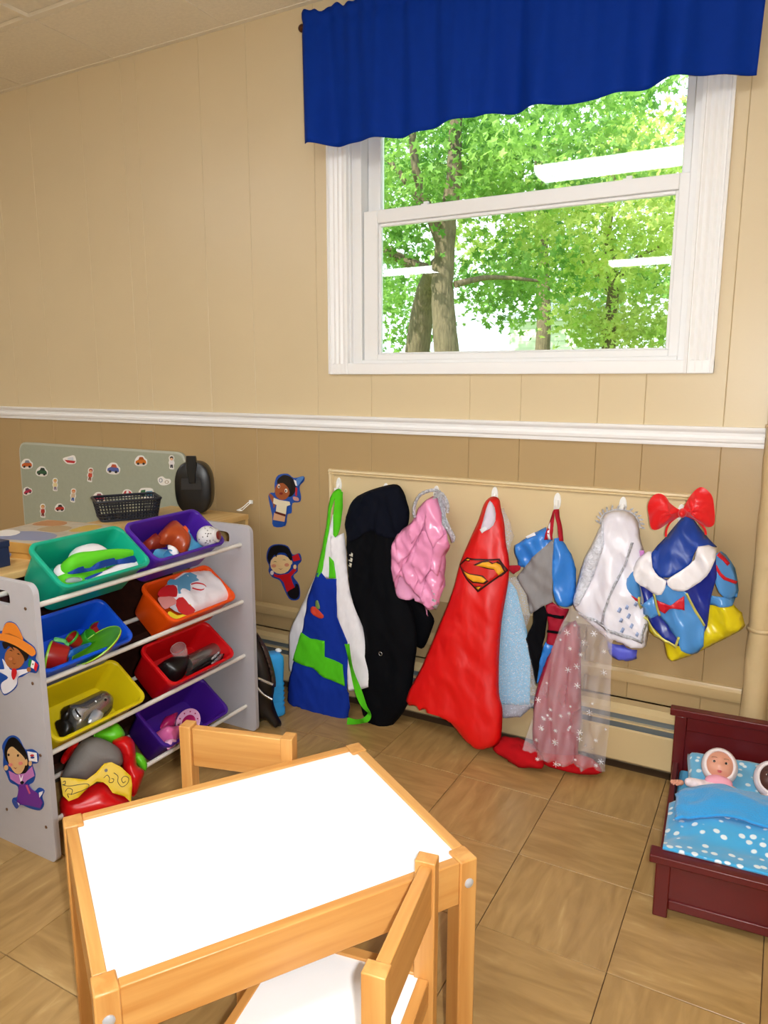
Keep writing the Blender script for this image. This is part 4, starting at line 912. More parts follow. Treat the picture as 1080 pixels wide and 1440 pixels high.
# ------------------------------------------------------------------ wall figures (flat card cut-outs)
CB = PAPER('1e4fa8')
def figure(label, plane, S_, L):
    p = onp(*S_([L[0][1][0]])[0], Vector(plane[0]), Vector(plane[1]))
    t = thing('paper_figure', label, 'wall sticker', p, 0, 'paper cut-out children')
    layers(t, plane, [(nm, PAPER(c), S_(smooth_loop(q, 3) if s_ else q), k) for k, (nm, q, c, s_) in enumerate([(x[0], x[1], x[2], x[3] if len(x) > 3 else 1) for x in L])], .0007)
SA = lambda p: cr(220, 610, .22222, p)
figure('paper cut-out child with black hair, cream shirt and blue feather, upper one on the wall', ((0, -.0006, .8), (0, -1, 0)), SA, [
    ('backing', [(770, 262), (830, 253), (870, 280), (930, 268), (934, 298), (905, 335), (915, 400), (905, 432), (860, 440), (855, 500), (828, 512), (815, 582), (740, 586), (733, 520), (722, 470), (708, 395), (725, 372), (748, 370), (748, 310)], '1e4fa8'),
    ('hair', [(763, 295), (800, 262), (845, 270), (875, 302), (882, 350), (862, 390), (830, 396), (800, 340), (775, 320)], '120d0c'),
    ('arm', [(712, 388), (722, 380), (745, 405), (755, 440), (742, 470), (735, 440)], '9c5430'), ('face', ellp(797, 362, 48, 57), 'a2542a', 0),
    ('fringe', [(762, 315), (790, 270), (840, 280), (856, 330), (850, 395), (835, 345), (800, 312)], '120d0c'),
    ('eye', ellp(774, 332, 8, 13), 'f4ece4', 0), ('eye', ellp(820, 360, 9, 13), 'f4ece4', 0), ('pupil', ellp(775, 334, 4, 7), '20120c', 0), ('pupil', ellp(818, 362, 4, 7), '20120c', 0), ('mouth', ellp(789, 378, 11, 8), '7a1c18', 0),
    ('shirt', [(742, 405), (775, 418), (842, 430), (847, 450), (825, 458), (818, 515), (755, 495), (760, 450), (738, 440)], 'e8dcbc', 0), ('skirt', [(745, 500), (816, 522), (810, 557), (737, 545)], 'd2a078', 0), ('belt', [(752, 490), (818, 510), (815, 524), (750, 503)], '5c1c16', 0),
    ('foot', [(742, 556), (770, 560), (768, 578), (744, 574)], '24509c', 0), ('foot', [(782, 560), (808, 564), (806, 582), (780, 578)], '24509c', 0), ('feather', [(880, 300), (900, 277), (934, 274), (908, 312), (890, 332)], '4f7fc0'), ('feather', [(868, 290), (884, 298), (890, 330), (880, 328)], 'f0eef0', 0), ('flag', [(880, 338), (892, 345), (888, 395), (877, 390)], 'c4222c', 0), ('hand', [(864, 398), (895, 404), (900, 424), (870, 420)], 'c49088')])
figure('paper cut-out child in a red shirt waving a red flag, lower one on the wall', ((0, -.0006, .5), (0, -1, 0)), SA, [
    ('backing', [(697, 760), (718, 713), (770, 698), (832, 712), (862, 765), (905, 756), (918, 802), (895, 832), (893, 872), (866, 902), (902, 955), (908, 1030), (882, 1054), (838, 1042), (798, 962), (778, 927), (733, 907), (709, 870), (714, 838), (698, 800)], '1c3f98'),
    ('shirt', [(745, 885), (770, 895), (835, 885), (870, 850), (888, 862), (850, 905), (860, 940), (876, 975), (825, 1002), (805, 940), (780, 915), (742, 902)], 'c8141c', 0), ('trousers', [(830, 1000), (875, 972), (880, 950), (898, 960), (903, 1020), (880, 1046), (845, 1036)], '120c10'),
    ('ear', ellp(850, 815, 10, 14), 'e8c088', 0), ('face', ellp(786, 826, 66, 61), 'ecc890', 0), ('hair', [(703, 775), (722, 722), (770, 704), (828, 718), (856, 768), (856, 800), (838, 790), (815, 755), (770, 755), (758, 782), (748, 765), (722, 800), (715, 828), (706, 800)], '0e0a0c'),
    ('cheek', ellp(742, 836, 15, 11), 'dc9070', 0), ('cheek', ellp(825, 830, 15, 11), 'dc9070', 0), ('eye', [(738, 812), (750, 806), (764, 812), (750, 809)], '2a1810', 0), ('eye', [(796, 800), (808, 795), (820, 801), (808, 798)], '2a1810', 0), ('mouth', [(772, 852), (786, 860), (800, 852), (786, 856)], '8a2c20', 0),
    ('hand', ellp(731, 880, 11, 14), 'e8dcd8', 0), ('flag', [(858, 776), (896, 758), (911, 797), (868, 809)], 'c4141c', 0), ('hand', ellp(876, 842, 10, 14), 'ecc890', 0)])
# ------------------------------------------------------------------ toy bin organiser
GP = mat('grey_panel', 'b9b6ba', .4, var=.015, vscale=30); RODM = mat('white_rod', 'e4e0d8', .3); TRIMW = mat('panel_edge', 'd2d6de', .4)
og = thing('bin_organiser', 'grey sided toy organiser with white rods holding tilted coloured bins', 'organiser', (-1.23, -.87, 0))
def side_panel(y0, y1):
    mb = MB(); Q = []
    for cx_, cz_, a0 in ((-1.09-.028, .785-.028, 0), (-1.385+.028, .785-.028, PI/2), (-1.385+.012, .012, PI), (-1.09-.02, .02, 1.5*PI)):
        r = .028 if a0 < 3 else (.012 if a0 < 4 else .02)
        for k in range(7): a = a0+PI/2*k/6; Q.append((cx_+r*math.cos(a), cz_+r*math.sin(a)))
    # handle hole near the top: stitched as an inner loop
    h = [(-1.245+.058*x, .735+.020*z) for x, z in ((1, .2), (.97, .6), (.85, .9), (.7, 1), (0, 1), (-.7, 1), (-.9, .85), (-1, .5), (-1, -.3), (-.95, -.7), (-.8, -1), (0, -1), (.8, -1), (.95, -.8), (1, -.4))]
    V = [Vector(p) for p in Q]+[Vector(p) for p in h]; n1, n2 = len(Q), len(h)
    r = delaunay_2d_cdt(V, [], [list(range(n1)), list(range(n1, n1+n2))], 0, 1e-6); hp = np.array(h)
    F = []
    for f in r[2]:
        c = np.array([[sum(r[0][i].x for i in f)/3, sum(r[0][i].y for i in f)/3]])
        if inside(c, np.array(Q))[0] and not inside(c, hp)[0]: F.append(tuple(f))
    P = r[0]; nb = len(P); ed = set((f[i], f[(i+1) % 3]) for f in F for i in range(3))
    vs = [(p.x, y0, p.y) for p in P]+[(p.x, y1, p.y) for p in P]; fs = F+[tuple(i+nb for i in f[::-1]) for f in F]
    fs += [(b, a, a+nb, b+nb) for a, b in ed if (b, a) not in ed]
    mb.add(vs, fs); return mb.build('side_panel', GP, og, smooth=35, bevel=.003)
side_panel(-1.310, -1.293); side_panel(-.445, -.428)
RZ = (.713, .500, .292, .093)
for z in RZ:
    MB().tube([(-1.137, -1.294, z), (-1.137, -.444, z)], .0075, 10).build('front_rod', RODM, og)
    MB().tube([(-1.352, -1.294, z-.012), (-1.352, -.444, z-.012)], .0075, 10).build('rear_rod', RODM, og)
BRS = mat('screw', '8a6a50', .4, metal=.6)
for px, py in ((36, 900-44), (46, 961), (57, 1062), (65, 1163), (10, 1138)):
    p = ony(px, py, -1.3105); MB().lathe([(.0045, 0), (.0045, .0015), (.002, .0022)], 10, Matrix.Translation(p) @ Matrix.Rotation(PI/2, 4, 'X')).build('screw', BRS, og)
BU, BV, BN = Vector((0, 1, 0)), Vector((-.751, 0, .661)), Vector((.661, 0, .751))
class Bin:
    def __init__(s, label, color, y0, y1, zrod):
        s.o = Vector((-1.1875, (y0+y1)/2, zrod+.027+.055)); hw = (y1-y0)/2
        s.M = Matrix(((BU.x, BV.x, BN.x, s.o.x), (BU.y, BV.y, BN.y, s.o.y), (BU.z, BV.z, BN.z, s.o.z), (0, 0, 0, 1)))
        s.t = thing('storage_bin', label, 'bin', s.o, 0, 'coloured plastic bins on the organiser')
        m = mat('bin_'+color, color, .38, spec=.4)
        def lp(n, u, v, r):
            L = rrect(u, v, r, 5); out = []
            for a, b in L: out.append((a, b, n+(.010*min(1, max(0, (-.030-b)/.012)) if n > -.05 else 0)))
            return out
        L = [lp(-.125, hw-.026, .066, .022), lp(-.121, hw-.023, .069, .024), lp(-.014, hw-.012, .079, .026), lp(-.013, hw-.001, .0875, .030), lp(-.008, hw, .0885, .031), lp(-.002, hw-.001, .0880, .030), lp(.0008, hw-.006, .084, .028), lp(-.001, hw-.012, .079, .024), lp(-.006, hw-.014, .077, .023), lp(-.118, hw-.026, .066, .020), lp(-.121, hw-.032, .060, .016)]
        MB().loft(L, M=s.M).build('tub', m, s.t, smooth=50)
    def at(s, px, py, d): return onp(px, py, s.o-BN*d, BN)
    def pil(s, name, pts, d, h, m, t, **k): return pillow(name, pts, s.o-BN*d, BN, h, m, t, **k)
bT = Bin('teal green plastic bin holding a lime cap, top row left', '0fa584', -1.205, -.878, RZ[0])
bP = Bin('purple plastic bin with brown and light blue toys, top row right', '4a1f9c', -.868, -.536, RZ[0])
bB = Bin('blue plastic bin with toy plates and cups, second row left', '0f4fd0', -1.287, -.962, RZ[1])
bO = Bin('orange plastic bin holding a white paper bag, second row right', 'ee5208', -.815, -.489, RZ[1])
bY = Bin('yellow plastic bin with a silver toy, third row left', 'e0cb10', -1.262, -.930, RZ[2])
bR = Bin('red plastic bin with a grey toy and clear goblet, third row right', 'cf0c14', -.834, -.508, RZ[2])
bV = Bin('purple plastic bin with pink toys, bottom row right', '43188c', -.873, -.550, RZ[3])
def item(name, label, cat, p, group='toys in the bins'): return thing(name, label, cat, p, 0, group)
ORAN = mat('toy_brown', 'a8421a', .28); LBLU = mat('toy_blue', '5fb2e2', .35); LG = mat('lime_felt', '5fcf1a', .7); DB2 = mat('royal_felt', '0d3f9c', .7); WF = mat('white_felt', 'ece6ea', .75)
# teal bin
S = lambda p: cr(30, 720, .18519, p)
t = item('cap', 'lime green and blue fabric cap with white brim in the teal bin', 'cap', bT.o)
bT.pil('lining', S([(355, 360), (380, 300), (460, 270), (540, 265), (620, 300), (660, 340), (640, 420), (500, 470), (380, 440)]), .055, .035, WF, t)
bT.pil('lining', S([(245, 450), (280, 400), (330, 410), (360, 480), (300, 500)]), .060, .02, WF, t)
bT.pil('underside', S([(275, 490), (420, 460), (640, 425), (700, 410), (690, 450), (520, 510), (480, 560), (370, 580), (320, 550)]), .060, .026, LG, t)
bT.pil('brim', S([(350, 585), (480, 520), (620, 450), (740, 395), (860, 375), (905, 400), (895, 440), (800, 480), (600, 520), (470, 560)]), .045, .022, WF, t)
bT.pil('crown', S([(300, 400), (370, 345), (520, 325), (700, 308), (880, 330), (865, 375), (700, 400), (540, 440), (380, 470), (310, 450)]), .045, .04, LG, t)
bT.pil('blue_band', S([(350, 462), (450, 430), (520, 425), (580, 385), (700, 365), (868, 348), (860, 385), (700, 400), (540, 445), (400, 470)]), .025, .022, DB2, t, edge=.015)
bT.pil('blue_edge', S([(480, 505), (560, 470), (620, 455), (560, 490), (510, 510)]), .030, .010, DB2, t, edge=.01)
bT.pil('badge', S([(335, 515), (380, 495), (450, 500), (460, 520), (400, 535), (345, 535)]), .036, .006, mat('grey_badge', '9aa8a4', .4), t, edge=.01)
# purple top bin
S = lambda p: cr(180, 710, .14815, p)
t = item('toy_cup', 'brown plastic toy jug tipped over in the top purple bin', 'toy', bP.o)
bP.pil('body', S([(285, 290), (330, 230), (390, 178), (480, 235), (560, 320), (587, 395), (545, 465), (500, 455), (410, 380), (310, 370)]), .05, .05, ORAN, t, edge=.05)
bP.pil('mouth', S([(378, 382), (420, 390), (480, 440), (470, 490), (420, 470), (385, 430)]), .035, .012, mat('toy_white', 'f0eef0', .35), t)
bP.pil('handle', S([(480, 235), (530, 260), (555, 320), (540, 330), (500, 275), (470, 250)]), .025, .035, mat('toy_orange', 'e0562a', .3), t, edge=.012)
t = item('toy_block', 'small reddish brown toy box at the left of the top purple bin', 'toy', bP.o)
bP.pil('body', S([(140, 360), (220, 298), (290, 350), (370, 370), (360, 400), (260, 420), (200, 425)]), .07, .03, mat('toy_red_brown', '8a2a16', .3), t, edge=.012, sm=1)
t = item('toy_tray', 'light blue toy tray beneath the brown jug', 'toy', bP.o)
bP.pil('body', S([(500, 245), (560, 242), (625, 368), (745, 412), (560, 480), (470, 490), (540, 420)]), .062, .02, LBLU, t, edge=.012, sm=1)
t = item('toy_beaker', 'small light blue toy beaker at the front of the top purple bin', 'toy', bP.o)
c = bP.at(320, 785, .05) if 0 else bP.at(*S([(325, 480)])[0], .055); ax_ = (RT*.86-UP*.18-FW*.35).normalized()
Mx = Matrix.Translation(c) @ Vector((0, 0, 1)).rotation_difference(ax_).to_matrix().to_4x4()
MB().lathe([(.0165, -.024), (.018, -.020), (.024, .022), (.026, .024), (.0235, .023), (.016, -.018)], 24, Mx).build('body', LBLU, t)
t = item('toy_shaker', 'white speckled ball shaped toy shaker with collar in the top purple bin', 'toy', bP.o)
c = bP.at(*S([(755, 300)])[0], -.002); SPK = mat('speckled_white', 'd8d6d6', .3)
MB().ell(c, (.037, .037, .037)).build('ball', SPK, t)
R = random.Random(2); tc_ = (CAM-c).normalized()
for k in range(26):
    d = (tc_+Vector((R.uniform(-1, 1), R.uniform(-1, 1), R.uniform(-1, 1)))*.8).normalized(); p = c+d*.0365
    MB().ell((0, 0, 0), (.0022, .0022, .0012), Matrix.Translation(p) @ Vector((0, 0, 1)).rotation_difference(d).to_matrix().to_4x4(), 8, 4).build('hole', mat('hole_dark', '4a4440', .6), t)
ax_ = (RT*.9+UP*.1-FW*.2).normalized(); Mx = Matrix.Translation(c+ax_*.036) @ Vector((0, 0, 1)).rotation_difference(ax_).to_matrix().to_4x4()
MB().lathe([(.020, -.012), (.024, -.006), (.024, .0), (.020, .003)], 20, Mx).build('collar', SPK, t); MB().lathe([(.014, 0), (.016, .008), (.012, .009)], 16, Mx).build('window', mat('toy_maroon', '7a2018', .3), t)
# orange bin: paper bag
t = item('paper_bag', 'white bag with red and blue printing lying in the orange bin', 'bag', bO.o)
BW = mat('bag_paper', 'f1edf4', .5, bump=.3, bscale=30)
bO.pil('bag', S([(470, 650), (620, 637), (805, 640), (815, 690), (995, 850), (960, 915), (590, 1062), (450, 1010), (320, 920), (290, 830), (400, 720)]), .030, .034, BW, t, edge=.05, sm=1, wob=.010)
def prn(q, c, d=-.0048, sm=2): bO.pil('print', S(q), d, .0004, PAPER(c), t, edge=.01, sm=sm, res=.012)
for q, c in (([(370, 745), (400, 705), (450, 710), (500, 680), (590, 640), (690, 705), (640, 725), (590, 750), (590, 820), (480, 842), (470, 762), (400, 765)], '5c9cc4'), ([(280, 850), (330, 780), (430, 758), (468, 800), (462, 870), (420, 872), (330, 885)], 'c81820'), ([(285, 880), (390, 860), (455, 900), (460, 935), (410, 960), (350, 990), (300, 930)], 'd88a88'), ([(455, 905), (520, 876), (575, 940), (640, 1000), (580, 1055), (480, 1010)], 'c8141c'), ([(375, 1035), (400, 1010), (470, 1050), (550, 1020), (555, 960), (595, 945), (600, 1000), (560, 1070), (470, 1105), (400, 1075)], 'e8cc20'), ([(300, 850), (350, 800), (360, 850), (310, 880)], '221410')): prn(q, c)
MB().tube(spline([bO.at(*p, -.0055) for p in S([(604, 752), (650, 742), (708, 752), (738, 782), (705, 806), (650, 800), (612, 788)])], 5), .0026, 8).build('print', PAPER('c41828'), t)
# blue bin: plates, cups
S = lambda p: cr(50, 830, .15741, p)
em = (RT*510+UP*270).normalized(); pe = (UP*510-RT*270).normalized(); nn = (pe*.90-FW*.43).normalized()
c = bB.at(*S([(565, 515)])[0], .018)
def plate(label, c, m, m2, r, group='toy dishes in the blue bin'):
    t = item('toy_plate', label, 'plate', c, group); Mx = Matrix.Translation(c) @ Vector((0, 0, 1)).rotation_difference(nn).to_matrix().to_4x4()
    MB().lathe([(.001, -.010), (r*.62, -.010), (r*.72, -.006), (r*.97, .004), (r, .006), (r*.97, .0065), (r*.72, -.003), (r*.62, -.007), (.001, -.007)], 36, Mx, False, False).build('dish', m, t)
    MB().lathe([(r*.965, .0055), (r*.985, .0085), (r*1.005, .0055)], 36, Mx, False, False).build('rim', m2, t)
plate('brown toy plate behind the green one in the blue bin', c-nn*.006+pe*.007, mat('dish_brown', '8a5a28', .35), mat('dish_brown', '8a5a28', .35), .078)
plate('green toy plate leaning at the front of the blue bin', c+nn*.005, mat('dish_green', '4f9a18', .35), mat('dish_lime', '9fd83a', .35), .080)
def cup(label, px, d, axv, r, h, m, rim, b=bB, S=S):
    c = b.at(*S([px])[0], d); ax_ = (RT*axv[0]+UP*axv[1]-FW*axv[2]).normalized(); t = item('toy_cup', label, 'cup', c, 'toy dishes in the blue bin')
    Mx = Matrix.Translation(c) @ Vector((0, 0, 1)).rotation_difference(ax_).to_matrix().to_4x4()
    MB().lathe([(.001, -h/2), (r*.7, -h/2), (r*.78, -h/2+.003), (r, h/2), (r*.94, h/2), (r*.7, -h/2+.006), (.001, -h/2+.006)], 24, Mx, False, False).build('body', m, t)
    MB().lathe([(r*.93, h/2-.001), (r*.97, h/2+.003), (r*1.04, h/2), (r*1.02, h/2-.004)], 24, Mx, False, False).build('rim', rim, t)
RT_ = mat('dish_red', 'a81c14', .35); GT_ = mat('dish_leaf', '38a02a', .35)
cup('red toy cup with green rim lying at the left of the blue bin', (205, 590), .055, (-.95, .2, .25), .040, .052, RT_, mat('dish_lime', '9fd83a', .35))
cup('small green toy cup with red inside behind the plates', (350, 450), .065, (-.5, .7, .6), .024, .03, RT_, GT_)
cup('green toy beaker lying behind the toy plates', (440, 440), .065, (.8, .5, .3), .022, .05, GT_, GT_)
cup('red toy bowl with green rim at the back of the blue bin', (570, 375), .075, (.5, .5, .7), .032, .02, RT_, GT_)
t = item('toy_fork', 'pale green toy fork in the blue bin', 'fork', bB.o, 'toy dishes in the blue bin')
bB.pil('handle', S([(165, 430), (180, 420), (270, 440), (300, 490), (280, 500), (250, 470), (170, 455)]), .050, .005, mat('dish_pale', '5fb86a', .35), t, edge=.008)
t = item('toy_spoon', 'blue toy spoon under the toy plates', 'spoon', bB.o, 'toy dishes in the blue bin')
bB.pil('handle', S([(270, 560), (330, 520), (480, 470), (490, 490), (380, 560), (300, 600)]), .045, .012, mat('dish_blue', '2468b4', .35), t, edge=.012)
# yellow bin
S = lambda p: cr(60, 920, .16667, p)
CHR = mat('toy_silver', '9a9690', .25, metal=.8); CHL = mat('toy_silver_light', 'cdd2d8', .22, metal=.6)
t = item('toy_iron', 'silver and black toy appliance with a moulded handle in the yellow bin', 'toy', bY.o)
bY.pil('body', S([(150, 500), (175, 455), (250, 428), (420, 345), (480, 330), (560, 370), (592, 440), (560, 500), (480, 570), (330, 650), (260, 662), (215, 600)]), .045, .05, CHR, t, edge=.05)
bY.pil('base', S([(105, 580), (165, 553), (232, 600), (262, 662), (240, 700), (190, 716), (150, 705)]), .045, .035, BLK, t, edge=.03)
bY.pil('rear_cover', S([(155, 500), (170, 455), (210, 440), (235, 500), (215, 560), (160, 560)]), .020, .028, BLK, t, edge=.02)
bY.pil('handle', S([(250, 475), (290, 448), (350, 455), (400, 420), (450, 385), (465, 400), (430, 450), (350, 500), (335, 540), (295, 555), (262, 525)]), .002, .012, CHL, t, edge=.012)
bY.pil('slot', S([(272, 470), (290, 462), (325, 520), (312, 532)]), -.008, .004, BLK, t, edge=.006)
bY.pil('side_plate', S([(380, 580), (430, 470), (500, 480), (510, 520), (470, 560)]), -.000, .006, CHL, t, edge=.015)
p = bY.at(*S([(530, 385)])[0], -.002); MB().ell(p, (.004, .004, .004)).build('button', BLK, t)
t = item('toy_wand', 'black stick shaped toy beside the silver toy in the yellow bin', 'toy', bY.o)
bY.pil('body', S([(560, 530), (620, 485), (690, 448), (708, 462), (640, 510), (580, 545)]), .04, .012, BLK, t, edge=.012)
# red bin
S = lambda p: cr(180, 870, .14815, p)
t = item('toy_vacuum', 'grey and black cylindrical toy appliance lying in the red bin', 'toy', bR.o)
a, b = bR.at(*S([(555, 440)])[0], .055), bR.at(*S([(860, 285)])[0], .05); d = (b-a).normalized()
MB().tube([a, a+d*.002, b-d*.014, b-d*.005, b], [.026, .030, .030, .026, .018], 20).build('body', CHR, t)
MB().tube([b-d*.004, b+d*.006, b+d*.014], [.031, .029, .02], 20).build('end_cap', BLK, t)
bR.pil('head', S([(265, 470), (350, 400), (480, 385), (560, 392), (545, 520), (470, 595), (390, 580), (320, 530)]), .06, .045, BLK, t, edge=.03)
bR.pil('tray', S([(540, 530), (640, 470), (740, 410), (900, 340), (905, 385), (780, 470), (620, 540)]), .045, .025, BLK, t, edge=.012)
for q in ([(790, 375), (850, 320), (868, 325), (810, 385)], [(790, 425), (880, 335), (898, 340), (885, 375), (830, 420)]): bR.pil('clip', S(q), .012, .012, CHL, t, edge=.006, res=.006)
t = item('goblet', 'clear plastic goblet standing in the red bin', 'goblet', bR.o)
c = bR.at(*S([(478, 285)])[0], .012); ax_ = (UP*.75-FW*.6-RT*.15).normalized(); Mx = Matrix.Translation(c) @ Vector((0, 0, 1)).rotation_difference(ax_).to_matrix().to_4x4()
cp = bpy.data.materials.new('clear_plastic'); cp.use_nodes = True; bb = cp.node_tree.nodes['Principled BSDF']; bb.inputs['Base Color'].default_value = (1, 1, 1, 1); bb.inputs['Alpha'].default_value = .12; bb.inputs['Roughness'].default_value = .08
MB().lathe([(.026, .003), (.0255, -.02), (.021, -.04), (.008, -.05), (.004, -.055), (.004, -.075)], 28, Mx, False, False).build('bowl', cp, t, solid=.001)
MB().tube([Mx @ Vector((.026*math.cos(q), .026*math.sin(q), .003)) for q in [2*PI*k/32 for k in range(32)]], .0011, 6, True).build('lip', mat('clear_edge', 'd8c0c4', .15, alpha=.55), t)
# bottom purple bin
PKT = mat('toy_pink', 'ea6fae', .35); MGT = mat('toy_magenta', 'b01860', .4); PLP = mat('toy_pale_pink', 'eab2d6', .35)
t = item('toy_teapot', 'bright pink rounded toy at the front of the bottom purple bin', 'toy', bV.o)
bV.pil('body', S([(258, 1100), (290, 1065), (340, 1040), (400, 1048), (450, 1035), (475, 1085), (462, 1160), (425, 1235), (370, 1245), (340, 1190), (290, 1170)]), .05, .055, PKT, t, edge=.035, wob=.02)
bV.pil('spout', S([(350, 1170), (380, 1150), (460, 1170), (440, 1215), (420, 1200), (390, 1240), (360, 1220)]), .0, .02, PLP, t, edge=.015)
t = item('toy_saucer', 'pale pink toy saucer with magenta centre leaning in the bottom purple bin', 'plate', bV.o)
c = bV.at(*S([(580, 985)])[0], .035); nn = (-FW*.8+UP*.5-RT*.25).normalized(); Mx = Matrix.Translation(c) @ Vector((0, 0, 1)).rotation_difference(nn).to_matrix().to_4x4()
MB().lathe([(.001, 0), (.026, 0), (.046, .006), (.047, .008), (.045, .009), (.026, .003), (.001, .003)], 32, Mx, False, False).build('dish', PLP, t)
MB().lathe([(.026, .0032), (.024, .0045), (.001, .0045)], 24, Mx, False, False).build('centre', MGT, t)
for k in range(10):
    a = 2*PI*k/10; p = Mx @ Vector((.036*math.cos(a), .036*math.sin(a), .0072)); MB().ell(p, (.0028, .0028, .0028), None, 8, 5).build('dot', MGT, t)
t = item('toy_purse', 'magenta soft toy behind the pink toy in the bottom purple bin', 'toy', bV.o)
bV.pil('body', S([(305, 1045), (345, 945), (400, 915), (475, 890), (450, 960), (430, 1030)]), .06, .03, MGT, t)
t = item('toy_muffin', 'small pink dotted toy beside the bright pink toy', 'toy', bV.o)
bV.pil('body', S([(462, 1080), (500, 1070), (530, 1100), (520, 1160), (470, 1190), (452, 1150)]), .05, .03, mat('toy_rose', 'e088b4', .4, var=.3, vscale=160), t)
# ------------------------------------------------------------------ heap on the floor under the yellow bin
S = lambda p: cr(60, 920, .16667, p)
RP = mat('red_plastic', 'cc0a10', .3); GF = mat('grey_felt', '77726e', .85, bump=.1, bscale=200); YC = mat('yellow_card', 'dcb818', .5); LGP = mat('lime_plastic', '62c81e', .4)
NV_ = Vector((.72, -.55, .42)).normalized()
def heap(name, pts, c, h, m, t, **k): return pillow(name, S(pts), c, NV_, h, m, t, minz=.002, **k)
c0 = Vector((-1.12, -1.03, .10))+NV_*.085
t = thing('toy_helmet', 'red plastic toy helmet lying under the yellow bin', 'toy', (-1.13, -1.02, 0), 0, 'dress-up heap under the bins')
heap('brim', [(150, 1330), (160, 1210), (300, 1160), (460, 1090), (540, 1085), (620, 1150), (760, 1245), (720, 1330), (500, 1400), (200, 1410)], c0+NV_*.01, .05, RP, t, edge=.06)
heap('shell', [(585, 745), (640, 705), (715, 690), (775, 750), (795, 930), (855, 980), (840, 1060), (765, 1205), (690, 1060), (660, 850)], c0-NV_*.015, .05, RP, t, edge=.04)
heap('side', [(150, 900), (180, 830), (250, 760), (300, 740), (290, 790), (220, 880), (180, 925)], c0-NV_*.02, .03, RP, t)
t = thing('felt_cap', 'grey felt toy helmet shell under the yellow bin', 'cap', (-1.12, -1.06, 0), 0, 'dress-up heap under the bins')
heap('shell', [(160, 1030), (215, 900), (300, 765), (380, 705), (480, 705), (600, 760), (662, 820), (672, 930), (560, 960), (450, 1010), (370, 1065), (200, 1050)], c0-NV_*.0, .06, GF, t, edge=.08)
t = thing('card_mask', 'yellow card mask with black swirls propped on the red toy helmet', 'mask', (-1.07, -1.06, .05), 0, 'dress-up heap under the bins')
cm = c0+NV_*.075
heap('mask', [(150, 1040), (260, 1045), (370, 1060), (450, 1000), (520, 920), (580, 910), (660, 950), (745, 1030), (755, 1100), (745, 1250), (690, 1200), (590, 1170), (550, 1110), (510, 1080), (455, 1075), (380, 1130), (300, 1210), (220, 1240), (170, 1190)], cm, .002, YC, t, edge=.004, sm=1, back=1)
INK = mat('ink', '1c1814', .6)
for q in ([(515, 1045), (545, 1020), (565, 1050), (560, 1080), (590, 1080), (600, 1055), (580, 1048)], [(600, 1000), (635, 1030), (635, 1080), (670, 1118), (715, 1090), (725, 1045), (690, 1030), (665, 1055), (680, 1085), (700, 1070)], [(165, 1100), (230, 1112), (370, 1092), (378, 1130), (240, 1185)], [(190, 1160), (215, 1130), (250, 1145), (240, 1180), (210, 1180), (220, 1210)], [(170, 1080), (190, 1070), (190, 1095), (172, 1100)]):
    P = [onp(*p, cm+NV_*.003, NV_) for p in S(q)]; MB().tube(spline(P, 5), .0009, 5).build('swirl', INK, t)
P = onp(*S([(535, 980)])[0], cm+NV_*.0025, NV_); MB().lathe([(.0045, 0), (.0045, .0012)], 14, Matrix.Translation(P) @ Vector((0, 0, 1)).rotation_difference(NV_).to_matrix().to_4x4()).build('eyelet', GF, t)
t = thing('lime_toy', 'lime green plastic toy behind the grey felt shell', 'toy', (-1.2, -.95, 0), 0, 'dress-up heap under the bins')
heap('body', [(430, 690), (470, 640), (560, 615), (620, 578), (682, 640), (688, 695), (600, 760), (500, 725)], c0-NV_*.045, .04, LGP, t)
t = thing('lime_toy', 'lime green plastic toy edge at the right of the red toy helmet', 'toy', (-1.2, -.9, 0), 0, 'dress-up heap under the bins')
heap('body', [(780, 825), (850, 858), (882, 930), (865, 985), (800, 930), (770, 880)], c0-NV_*.045, .025, LGP, t)
